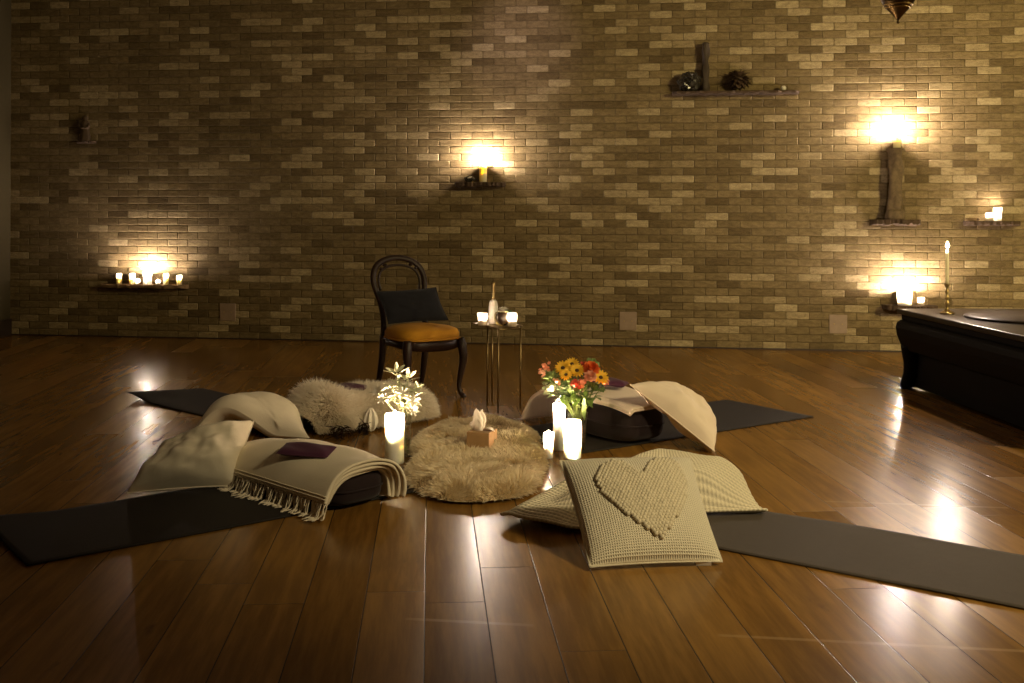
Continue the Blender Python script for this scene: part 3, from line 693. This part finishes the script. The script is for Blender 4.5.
# heart cushion
BLc, BRc, TLc, TRc = G(590, 567, .016), G(722, 561.5, .016), G(560, 461, .285), G(690, 458, .285)
th, S, Nn = pillow('heart_cushion', [BLc, BRc, TRc, TLc], .17, 'waffle', 'square cream waffle knit cushion with a bobble heart in front', GP, wr=.004, seed=5, flip=1, nres=70, pinch=.03, thin=.5)
mm = M(); nb = 0
HEART = [(661, 538), (640, 523), (620, 509), (602, 493), (596, 479), (600, 468), (612, 462), (625, 463), (634, 469), (641, 475), (647, 465), (658, 459), (672, 461), (682, 471), (686, 487), (683, 505), (674, 521)]
def pix(p):
    q = p-EYE; z = q.dot(fw); return PX+FPX*q.dot(cx)/z, PY-FPX*q.dot(cy)/z
def in_heart(p):
    x, y = pix(p); c_ = False; j = len(HEART)-1
    for i in range(len(HEART)):
        (xi, yi), (xj, yj) = HEART[i], HEART[j]
        if (yi > y) != (yj > y) and x < (xj-xi)*(y-yi)/(yj-yi)+xi: c_ = not c_
        j = i
    return c_
st = .0275; row = 0; v = .08
while v < .97:
    u = .06+(row % 2)*st/2
    while u < .96:
        p = S(u, v)
        if in_heart(p):
            q = (S(u+.01, v)-S(u-.01, v)).cross(S(u, v+.01)-S(u, v-.01)).normalized()
            if q.dot(EYE-p) < 0: q = -q
            mm.ball(p+q*.005, .0095*R.uniform(.88, 1.12), 8, (1, 1, 1)); nb += 1
        u += st
    v += st*.86; row += 1
mm.build('heart_applique', 'bobble', th)['label'] = 'raised heart of knitted bobbles'
tg = G(703.5, 562, .011)+V((0, -.012, 0))
M().box(tg, (.052, .005, .017), rx, V((0, -.9, -.43)).normalized(), V((0, -.43, .9)).normalized()).build('tag', 'tag', th, False)['label'] = 'small white fabric tag'
# back left draped pillow (arched over a dark round cushion)
L0, R0 = G(192, 431, .02), G(311, 437.5, .02)
dirA = (R0-L0); back = V((-dirA.y, dirA.x, 0)).normalized()
cs = [L0, R0+V((.0, -.01, 0)), R0+back*.24+V((-.24, 0, 0)), L0+back*.30+V((.12, 0, 0))]
def archb(u, v):
    bk = .125*max(0., math.sin(PI*min(1, max(0, u))**1.1))**.75; fr = .135*max(0., math.sin(PI*min(1, max(0, u)/.68)))**1.6
    return V((0, 0, lerp(fr, bk, ss(0, .7, v)))) + dirA.normalized()*(-.04*math.sin(2*PI*u))
pillow('cushion', cs, .15, 'fleece', 'cream plush cushion arched over a dark round one at the back left', GP, wr=.008, bend=archb, seed=21, flip=1, thin=.9, pinch=.03, piping=False)
zc = (L0+R0)/2+back*.22+V((-.02, 0, 0)); zc.z = .010
tz = thing('round_cushion', 'low dark round cushion under the arched cream cushion', 'cushion', tuple(zc))
M().lathe([(0, 0), (.12, 0), (.135, .012), (.142, .03), (.135, .048), (.10, .058), (0, .062)], zc, 32).build('cover', 'bolster', tz)
M().lathe([(.140, .026), (.146, .030), (.140, .034)], zc, 32).build('piping', 'bolster', tz)

# ------------------------------------------------------------------ sheepskin rug + tissues
RC = [G(480, 505), G(484, 414, .055)]; rc = (RC[0]+RC[1])/2+V((-.025, 0, 0)); rdir = (RC[1]-RC[0]); RL = rdir.length/2; rdir.normalize(); rn = V((rdir.y, -rdir.x, 0))
def rug_xy(a, rad):
    ca, sa = math.cos(a), math.sin(a); k = (abs(ca)**2.5+abs(sa)**2.5)**(-1/2.5)
    wob = 1+.035*math.sin(5*a+1)+.03*math.sin(8*a)+.02*math.sin(13*a+2)
    w_ = .318+.02*ca*-1
    return rc+rdir*(RL*k*ca*rad*(1+.01*math.sin(6*a)))+rn*(w_*k*sa*rad*wob)
def surfR(u, v):
    p = rug_xy(2*PI*u, math.sqrt(max(0, v))); q = max(0, 1-v)
    z = .012+.046*min(1, q*2.6)**.6+(.016*MN.noise(V((p.x*8, p.y*13, 0)))+.009*MN.noise(V((p.x*20, p.y*30, 4))))*min(1, q*3)
    return V((p.x, p.y, z))
tR = thing('sheepskin_rug', 'honey coloured sheepskin rug in the middle of the ring', 'rug', (rc.x, rc.y, 0))
M().grid(surfR, 140, 60, True).build('hide', 'hide', tR)
mm = M(); fur(mm, surfR, 42000, .040, .0050, .8, lambda u, v, p: (rdir*(-.35)+rn*(.35*math.sin(2*PI*u)))*(.5+.8*v)+V((MN.noise(p*7), MN.noise(p*7+V((5, 5, 5))), 0))*1.3, spread=.16, minz=.003); mm.build('fleece', 'fur', tR)
# tissue box
ta, tb = G(466.5, 446, .075), G(489.5, 447, .075); te = (tb-ta); te.z = 0; tw = te.length; te.normalize(); tn = V((-te.y, te.x, 0))
te2 = (te*.97-tn*.12).normalized(); tn = V((-te2.y, te2.x, 0)); te = te2
c = ta+te*(tw/2)+tn*.065; c.z = .068; TH = .075
t = thing('tissue_box', 'small pale wooden tissue box on the honey sheepskin', 'tissue box', tuple(c))
mm = M()
for s_ in (-1, 1):
    mm.box(c+tn*(s_*.060)+V((0, 0, TH/2)), (tw, .009, TH), te, tn); mm.box(c+te*(s_*(tw/2-.0045))+V((0, 0, TH/2)), (.009, .111, TH), te, tn)
    mm.box(c+tn*(s_*.037)+V((0, 0, TH-.004)), (tw-.018, .046, .008), te, tn)
mm.box(c+V((0, 0, .004)), (tw-.018, .111, .008), te, tn)
mm.build('box_body', 'tissuebox', t, False, bevel=.001)
tc = c+V((0, 0, TH-.02)); mm = M()
def tis(u, v):
    a = 2*PI*u; f1 = abs(math.sin(2.5*a+.4)); f2 = math.sin(4*a+1); fold = .74+.36*f1+.12*f2
    r_ = lerp(.014, .030, ss(0, .55, v))*(1-.35*ss(.6, 1, v))*lerp(1, fold, ss(0, .3, v))
    top = .078+.034*math.sin(a+2.2)+.014*math.sin(3*a); wb = .006*MN.noise(V((a*1.5, v*5, 0)))
    return tc+te*(r_*math.cos(a)*1.2-.016-.012*v+wb)+tn*(r_*math.sin(a)*.8+wb)+V((0, 0, .012+top*v))
mm.grid(tis, 60, 16, True)
mm.build('tissue', 'tissue', t, False)
mm = M(); mm.leaf(tc+te*.02+V((0, 0, .03)), tc+te*.065+V((0, 0, .03)), .04, V((0, 0, 1)), .3, 6); mm.build('tissue_corner', 'tissue', t)

# ------------------------------------------------------------------ big floor candles
GF = 'pillar candles standing on the floor'
pillar_candle(G(394.5, 463)+V((0, .0, .001)), .0455, .235, 'pillar candle on the floor in front of the white flowers', GF, 'flame_c', cup=.045, fh=.052)
pillar_candle(G(559, 450)+V((0, 0, .001)), .031, .235, 'tallest slim pillar candle on the floor left of the bouquet vase', GF, 'flame', cup=.034, fh=.026)
pillar_candle(G(572.3, 458)+V((0, 0, .001)), .043, .185, 'thick pillar candle on the floor nearest the bouquet vase', GF, 'flame_f', cup=.075, fh=.05)
pillar_candle(G(548.5, 458)+V((0, 0, .001)), .0235, .125, 'shortest candle on the floor at the right rim of the honey rug', GF, 'flame_f', cup=.04, fh=.04)

# ------------------------------------------------------------------ flowers
def vase(c, r0, r1, h, label):
    t = thing('glass_vase', label, 'vase', tuple(c), 'glass flower vases')
    M().lathe([(r0*.95, 0), (r0, .004), (lerp(r0, r1, .5), h*.5), (r1, h), (r1-.003, h), (lerp(r0, r1, .5)-.003, h*.5), (r0-.004, .012), (0, .012)], c, 32).build('glass', 'glass', t)
    M().lathe([(r0-.006, .014), (lerp(r0, r1, .4)-.005, h*.42), (0, h*.42)], c, 24).build('water', 'water', t); return t
def stem_of(c, tip, low=.02, rad=.0022):
    d = V((tip.x-c.x, tip.y-c.y, 0)); k = c+V((-d.x*.12, -d.y*.12, low)); n_ = c+V((d.x*.10, d.y*.10, .16))
    return cat_rom([k, n_, lerp(n_, tip, .55)+V((0, 0, .01)), tip], 5)
def daisy(mm, tip, nrm, r, n=14, wd=.4, cup=.2, rows=1):
    nrm = V(nrm).normalized(); ex = nrm.orthogonal().normalized(); ey = nrm.cross(ex)
    for q in range(rows):
        for k in range(n):
            a = 2*PI*(k+.5*q)/n+R.uniform(-.08, .08); d = ex*math.cos(a)+ey*math.sin(a); cu = cup+q*.35
            mm.leaf(tip+d*(r*.12), tip+d*r*(1-.15*q)+nrm*(r*cu), r*wd, nrm, .12, 4)
def flower(c, px, py, depth_c, kind, label, r=.03, group=None):
    tip = AT(px, py, depth_c); t = thing('cut_flower', label, 'flower', tuple(c), group)
    path = stem_of(V(c), tip); M().tube(path, .0022, 6).build('stem', 'stemg', t)
    mm = M()
    for k in range(9):
        i = R.randint(8, len(path)-3); p = path[i]; a = R.uniform(0, 2*PI); mm.leaf(p, p+V((math.cos(a)*.05, math.sin(a)*.05, R.uniform(-.01, .03))), .024, V((0, 0, 1)), .25, 5)
    mm.build('foliage', 'leafg', t)
    n = (tip-(V(c)+V((0, 0, .14)))).normalized()*.6+(EYE-tip).normalized()*.6
    mm = M()
    if kind[0] == 'daisy':
        daisy(mm, tip, n, r, 15, .32, .15, 2); mm.build('petals', kind[1], t, False); M().ball(tip+n.normalized()*.003, r*.26, 10).build('flower_eye', kind[2], t)
    elif kind[0] == 'rose':
        for q, (rr_, cu, nn_) in enumerate(((1, .25, 9), (.85, .55, 8), (.62, .8, 7), (.4, .9, 5))):
            nz = n.normalized(); ex = nz.orthogonal().normalized(); ey = nz.cross(ex)
            for k in range(nn_):
                a = 2*PI*(k+.4*q)/nn_; d = ex*math.cos(a)+ey*math.sin(a); mm.leaf(tip+d*r*.08, tip+d*r*rr_+nz*r*cu, r*.75, nz, -.1, 5)
        mm.build('petals', kind[1], t, False)
    elif kind[0] == 'spray':
        mm.ball(tip, r*.62, 8, (1, 1, .8), .4)
        for k in range(7):
            q = tip+V((R.uniform(-1, 1), R.uniform(-1, 1), R.uniform(-.9, .7)))*r; daisy(mm, q, n+V((R.uniform(-.5, .5), R.uniform(-.5, .5), .2)), r*.42, 6, .7, .4)
        mm.build('petals', kind[1], t, False)
    return t
vb = G(577.5, 452)+V((0, 0, .001)); depth = (vb-EYE).dot(fw)
vase(vb, .040, .052, .20, 'clear glass vase holding the colourful bouquet')
GB = 'flowers of the colourful bouquet'
for px, py, dz, kind, lab, r in (
    (563, 368.5, .02, ('daisy', 'yellow', 'eye'), 'yellow daisy at the upper left of the bouquet', .036), (572, 364.5, .04, ('daisy', 'yellow', 'eye'), 'yellow daisy at the very top of the bouquet', .032),
    (577, 371, -.02, ('daisy', 'yellow', 'eye'), 'yellow daisy in the upper middle of the bouquet', .034), (566, 375, -.05, ('daisy', 'yellow', 'eye'), 'yellow daisy below the topmost ones in the bouquet', .028),
    (590.5, 370.5, -.01, ('rose', 'orange', 'eye'), 'large orange bloom at the upper right of the bouquet', .040), (590, 377.5, -.045, ('rose', 'salmon', 'eye'), 'salmon bloom just under the orange one in the bouquet', .030),
    (600.5, 378, .0, ('daisy', 'yellow', 'eye'), 'yellow daisy on the right side of the bouquet', .036), (596, 365, .05, ('spray', 'leafg', 'eye'), 'green filler sprig at the top right of the bouquet', .03),
    (545, 366, .0, ('spray', 'coral', 'eye'), 'coral spray sticking out highest on the left of the bouquet', .020), (543, 372, -.02, ('spray', 'salmon', 'eye'), 'salmon spray sticking out lowest on the left of the bouquet', .018),
    (575, 384.5, -.07, ('spray', 'red', 'eye'), 'rust red spray low in the middle of the bouquet', .024), (582.5, 382, -.06, ('spray', 'coral', 'eye'), 'coral spray in the lower right middle of the bouquet', .022),
    (557, 381, -.03, ('spray', 'salmon', 'eye'), 'small salmon spray left of the bouquet middle', .018), (550, 388, -.02, ('spray', 'sage', 'eye'), 'pale filler sprig drooping at the lower left of the bouquet', .030),
    (605, 383, .0, ('spray', 'coral', 'eye'), 'coral spray at the far right of the bouquet', .016), (584, 365, .06, ('spray', 'red', 'eye'), 'dark red spray between the yellow and orange blooms', .022),
    (552, 376, .03, ('spray', 'leafg', 'eye'), 'green filler sprig on the left of the bouquet', .034), (595, 386, .03, ('spray', 'leafg', 'eye'), 'green filler sprig at the lower right of the bouquet', .036), (570, 380, .05, ('spray', 'leafg', 'eye'), 'green filler sprig deep in the bouquet', .040)):
    flower(vb, px, py, depth+dz, kind, lab, r*1.2, GB)
t = thing('trailing_leaf', 'long green leaf hanging over the right rim of the bouquet vase', 'leaf', tuple(vb))
q = [vb+V((.02, -.03, .19)), AT(584, 398, depth-.06), AT(585, 408, depth-.07), AT(584.5, 420, depth-.07)]
mm = M(); pth = cat_rom(q, 5); mm.tube(pth[:7], .002, 5); mm.build('stem', 'stemg', t); mm = M(); mm.leaf(pth[5], pth[-1], .022, (EYE-vb).normalized(), .05, 6); mm.build('blade', 'leafg', t)
# white flowers behind the left candle
vw = G(403.5, 455)+V((0, 0, .001)); dw = (vw-EYE).dot(fw)
vase(vw, .034, .040, .20, 'clear glass vase of white flowers behind the left floor candle')
GW = 'stems of the white flower arrangement'
def lily(px, py, dz, label, r, nleaf=10, head=True):
    tip = AT(px, py, dw+dz); t = thing('white_flower_stem', label, 'flower', tuple(vw), GW); path = stem_of(vw, tip); M().tube(path, .0026, 6).build('stem', 'sage', t)
    mm = M()
    for k in range(nleaf):
        i = int(lerp(8, len(path)-1.01, k/max(1, nleaf-1))); p = path[i]; a = k*2.4; mm.leaf(p, p+V((math.cos(a)*.06, math.sin(a)*.06, R.uniform(.02, .06))), .018, V((0, 0, 1)), .2, 5)
    mm.build('pale_leaves', 'sage', t)
    mm = M()
    if head:
        n = (tip-vw-V((0, 0, .15))).normalized()+(EYE-tip).normalized()*.5; daisy(mm, tip, n, r, 6, .5, .35); daisy(mm, tip, n, r*.7, 6, .45, .7); mm.build('petals', 'white', t, False)
    else:
        mm.leaf(tip, tip+V((.0, 0, .05)), .02, (EYE-tip).normalized(), .1); mm.leaf(tip, tip+rx*.04+V((0, 0, .035)), .016, (EYE-tip).normalized(), .1); mm.leaf(tip, tip-rx*.055+V((0, 0, .02)), .016, (EYE-tip).normalized(), .2); mm.build('leaf_tip', 'sage', t)
lily(396.5, 372, .03, 'tallest pale leafy stem of the white arrangement', .03, 14, False)
lily(408, 378, .05, 'pale leafy stem just right of the tallest one', .03, 10, False)
lily(416, 391, .0, 'pale leafy stem leaning far right in the white arrangement', .03, 12, False)
lily(377, 392, -.02, 'white bloom leaning far left beside the sheepskin', .034, 6)
lily(384, 399, -.06, 'white bloom low on the left of the arrangement', .036, 6)
lily(402, 394, -.03, 'white bloom in the middle of the white arrangement', .044, 8)
lily(413, 402, -.04, 'white bloom low on the right of the arrangement', .044, 8)
lily(392, 388, .02, 'white bloom between the tall stem and the left blooms', .034, 8)
lily(406, 386, .06, 'white bloom at the back of the arrangement', .034, 8)
lily(413, 411, -.05, 'white bloom drooping lowest at the right of the left candle', .032, 5)
# pale bud-like bloom lying against the sheepskin
c = G(371, 421, .06); t = thing('folded_bloom', 'large pale bloom lying on its side against the white sheepskin', 'flower', tuple(c))
mm = M(); ax = V((-.2, -.3, 1)).normalized()
for k in range(7):
    a = 2*PI*k/7; d = rx*math.cos(a)+fw*math.sin(a); mm.leaf(c+V((0, 0, -.052))+d*.010, c+V((0, 0, .062))+d*.040, .062, d, .3, 6)
mm.build('petals', 'white', t, False); M().tube([c+V((0, 0, -.0585)), c+V((0, 0, -.046))], .004, 6).build('calyx', 'sage', t)

# ------------------------------------------------------------------ balloon back chair
CO = V((-1.490, 6.972, 0)); cy_ = V((.672, -.740, 0)).normalized(); cx_ = V((-cy_.y, cy_.x, 0))   # cy_: facing, cx_: to the picture's right
if cx_.dot(rx) < 0: cx_ = -cx_
def cp(x, y, z): return CO+cx_*x+cy_*y+V((0, 0, z*.975))
t = thing('dining_chair', 'dark balloon back wooden chair with a mustard seat against the brick wall', 'chair', tuple(CO))
def seat_out(a, k=1.):
    ca, sa = math.cos(a), math.sin(a); q = (abs(ca)**3.2+abs(sa)**3.2)**(-1/3.2); x, y = ca*q, sa*q
    wd = lerp(.185, .235, (y+1)/2); return x*wd*k, (y*.215+(.018*(1-x*x) if y > 0 else 0))*k
def seat(u, v):
    a = 2*PI*u; q = [(1.0, .398), (1.03, .412), (1.03, .432), (.97, .458), (.80, .474), (.5, .484), (.22, .488), (0.001, .489)]; x = v*(len(q)-1); i = min(int(x), len(q)-2); k = lerp(q[i][0], q[i+1][0], x-i); z = lerp(q[i][1], q[i+1][1], x-i)
    X, Y = seat_out(a, k); return cp(X, Y, z)
M().grid(seat, 56, 21, True).build('seat_cushion', 'mustard', t)
M().tube([cp(*seat_out(2*PI*k/56, 1.035), .400) for k in range(57)], .006, 6).build('seat_piping', 'mustard', t)
def rail(u, v):
    a = 2*PI*u; q = [(.90, .395), (1.01, .396), (1.015, .36), (.99, .335), (.93, .333), (.92, .38)]; x = v*(len(q)-1); i = min(int(x), len(q)-2)
    k = lerp(q[i][0], q[i+1][0], x-i); z = lerp(q[i][1], q[i+1][1], x-i); X, Y = seat_out(a, k); return cp(X, Y, z+.012*math.cos(2*a)*(z < .34))
M().grid(rail, 56, 5, True).build('seat_frame', 'chairwood', t)
for s_ in (-1, 1):
    pts = [cp(s_*.195, .185, .395), cp(s_*.205, .20, .34), cp(s_*.208, .208, .26), cp(s_*.198, .195, .16), cp(s_*.190, .185, .08), cp(s_*.196, .198, .03), cp(s_*.206, .215, .012), cp(s_*.208, .218, .0005)]
    rd = [.030, .031, .026, .020, .015, .014, .018, .015]; pp = cat_rom(pts, 4); M().tube(pp, [lerp(rd[min(i//4, 6)], rd[min(i//4+1, 7)], (i % 4)/4) for i in range(len(pp))], 12).build('leg', 'chairwood', t)
    pts = [cp(s_*.165, -.195, .40), cp(s_*.163, -.205, .30), cp(s_*.165, -.225, .18), cp(s_*.168, -.255, .07), cp(s_*.17, -.28, .0005)]
    rd = [.024, .023, .021, .018, .016]; pp = cat_rom(pts, 4); M().tube(pp, [lerp(rd[min(i//4, 3)], rd[min(i//4+1, 4)], (i % 4)/4) for i in range(len(pp))], 10).build('leg', 'chairwood', t)
hoop = []
HP_ = [(-.165, -.195, .38), (-.158, -.205, .50), (-.165, -.235, .62), (-.190, -.265, .72), (-.195, -.285, .79), (-.165, -.305, .86), (-.095, -.318, .905), (0, -.322, .92)]
HP_ = HP_+[(-x, y, z) for x, y, z in HP_[-2::-1]]
pp = cat_rom([cp(*q) for q in HP_], 5); M().tube(pp, .021, 10, flat=.75, side=cx_).build('back_hoop', 'chairwood', t)
IN = [(-.150, -.262, .70), (-.158, -.278, .77), (-.132, -.294, .83), (-.07, -.305, .862), (0, -.308, .87)]; IN = IN+[(-x, y, z) for x, y, z in IN[-2::-1]]
M().tube(cat_rom([cp(*q) for q in IN], 5), .009, 8).build('inner_moulding', 'chairwood', t)
M().tube(cat_rom([cp(-.165, -.235, .60), cp(-.08, -.245, .585), cp(0, -.248, .60), cp(.08, -.245, .585), cp(.165, -.235, .60)], 5), .014, 8).build('cross_rail', 'chairwood', t)
mm = M()
for s_ in (-1, 1): mm.ball(cp(s_*.10, -.297, .872), .014, 8, (1.3, .8, .8)); mm.ball(cp(s_*.135, -.29, .848), .011, 8)
mm.build('crest_carving', 'chairwood', t)
# navy cushion on the chair
nc = [cp(-.20, -.06, .492), cp(.24, -.03, .497), cp(.205, -.135, .715), cp(-.235, -.165, .70)]
pillow('cushion', nc, .115, 'navy', 'dark navy lumbar cushion standing on the mustard chair seat', None, wr=.006, seed=31, nres=30, flip=-1)

# ------------------------------------------------------------------ thin metal side table
SN, SR = G(498, 413), G(520.3, 408); SF = G(492, 400.3); SLg = G(487.3, 403.5); ZT = .515
def topc(p, k=0): return V((p.x, p.y, ZT))
sl = SF+(SN-SR); tl = AT(473, 324, (sl-EYE).dot(fw)); tl.z = ZT
t = thing('side_table', 'small thin gold metal side table beside the chair', 'side table', tuple((SN+SF)/2))
c4 = [topc(SN)+V((.0, -.012, 0)), topc(SR)+V((.015, 0, 0)), topc(SR)+(tl-topc(SN))+V((.01, .02, 0)), tl]
mm = M(); mm.add(c4+[p-V((0, 0, .008)) for p in c4], [(0, 1, 2, 3), (7, 6, 5, 4), (0, 4, 5, 1), (1, 5, 6, 2), (2, 6, 7, 3), (3, 7, 4, 0)]); mm.build('table_top', 'gold', t, False)
for p in (SN, SR, SF, SLg): M().tube([V((p.x, p.y, .0005)), V((p.x, p.y, ZT-.008))], .0055, 8).build('leg', 'gold', t)
mm = M(); 
for a_, b_ in ((SN, SR), (SF, SLg)): mm.tube([V((a_.x, a_.y, ZT-.016)), V((b_.x, b_.y, ZT-.016))], .005, 6)
mm.build('rail', 'gold', t)
ST = ZT+.0008
GV = 'glowing votive cups on the side table'
tcx = (c4[0]+c4[1]+c4[2]+c4[3])/4
def ontab(px, py=325):
    q = G(px, py, ST); return q
votive(ontab(482.5, 325.3), .030, .075, 'glowing votive cup at the left end of the gold side table', GV, 'flame_s')
votive(ontab(512.3, 326.2), .030, .080, 'glowing votive cup at the right end of the gold side table', GV, 'flame_s')
c = ontab(493.2, 323.5); t = thing('small_bottle', 'slim bottle with pale label and gilded neck on the side table', 'bottle', tuple(c))
M().lathe([(.026, 0), (.028, .004), (.028, .115), (.024, .135), (.013, .15), (0, .151)], c, 24).build('bottle_body', 'cream', t)
M().lathe([(.0285, .03), (.0292, .032), (.0292, .11), (.0285, .112)], c, 24).build('paper_label', 'tag', t)
M().lathe([(.013, .148), (.0115, .17), (.0115, .235), (.014, .24), (.014, .258), (0, .26)], c, 20).build('gilded_neck', 'brass', t)['label'] = 'gilded bottle neck'
c = ontab(503, 325.2); t = thing('round_bowl', 'dark round glazed pot with gold rim between the two votives', 'pot', tuple(c))
M().lathe([(.02, 0), (.034, .012), (.046, .04), (.044, .065), (.032, .082), (.028, .083), (.038, .062), (.038, .04), (.02, .018), (0, .016)], c, 28).build('pot_body', 'darkglass', t)
M().lathe([(.028, .080), (.034, .081), (.033, .086), (.028, .086)], c, 28).build('gold_rim', 'brass', t)
q = c+V((-.012, 0, .046)); mm = M()
for r_, tl_ in ((.050, .3), (.053, .5)):
    ex = (rx*.92+fw*.1+V((0, 0, .35))).normalized(); ez = (V((0, 0, 1))-ex*ex.z).normalized()
    mm.tube([q+ex*(r_*.55*math.cos(2*PI*k/32)-.02*tl_)+ez*(r_*math.sin(2*PI*k/32)*.85)-fw*(.03) for k in range(33)], .002, 5)
mm.build('gold_hoop', 'brass', t)
c2_ = ontab(507.5, 323.6); t = thing('white_rose', 'single white rose with dark leaves behind the round pot', 'flower', tuple(c2_))
tip = AT(503.5, 310, (c2_-EYE).dot(fw)); M().tube(cat_rom([c2_+V((0, 0, .001)), c2_+V((.006, 0, .05)), tip], 5), .003, 6).build('stem', 'stemg', t)
mm = M()
for q_, (rr_, cu, nn_) in enumerate(((1, .15, 8), (.8, .5, 7), (.5, .7, 5))):
    for k in range(nn_):
        a = 2*PI*(k+.4*q_)/nn_; d = rx*math.cos(a)+fw*math.sin(a); mm.leaf(tip+d*.003, tip+d*.034*rr_+V((0, 0, .026*cu)), .026, V((0, 0, 1)), -.1, 5)
mm.build('petals', 'white', t, False)
mm = M()
for k in range(9):
    a = k*2.4; p = lerp(c2_+V((.004, 0, .02)), tip, .1+.07*k); mm.leaf(p, p+rx*(math.cos(a)*.05)+fw*(math.sin(a)*.02)+V((0, 0, .012)), .030, (EYE-p).normalized(), .1, 5)
mm.build('foliage', 'greenglass', t)

# ------------------------------------------------------------------ light
def lamp(name, typ, loc, power, col, target=None, **kw):
    l = bpy.data.lights.new(name, typ); l.energy = power; l.color = col
    for k, v in kw.items(): setattr(l, k, v)
    o = bpy.data.objects.new(name, l); COL.objects.link(o); o.location = loc
    if target is not None: o.rotation_euler = (V(target)-V(loc)).to_track_quat('-Z', 'Y').to_euler()
    return o
lamp('room_lamp', 'AREA', (5.4, 3.0, 3.1), 440, (1, .785, .345), (7.2, 9.8, 1.5), size=.35)
lamp('front_fill_spot', 'SPOT', (3.0, 1.6, 3.4), 900, (1, .80, .46), (.25, 4.4, .1), spot_size=math.radians(47), spot_blend=1., shadow_soft_size=.3)  # unseen spot added to brighten the cushions and the near right floor
lamp('ceiling_spot', 'SPOT', (-1.0, 8.2, 3.42), 40, (.95, .72, .85), W(522, 45), spot_size=math.radians(42), spot_blend=1., shadow_soft_size=.05)
wd = bpy.data.worlds.new('world'); sc.world = wd; wd.use_nodes = True
bg = wd.node_tree.nodes['Background']; bg.inputs[0].default_value = (1, .52, .20, 1); bg.inputs[1].default_value = .026
sc.view_settings.view_transform = 'Standard'; sc.view_settings.look = 'None'; sc.view_settings.exposure = 0; sc.view_settings.gamma = 1; sc.view_settings.use_curve_mapping = False
sc.cycles.use_denoising = True; sc.cycles.max_bounces = 8; sc.cycles.transparent_max_bounces = 16; sc.cycles.sample_clamp_indirect = 4.
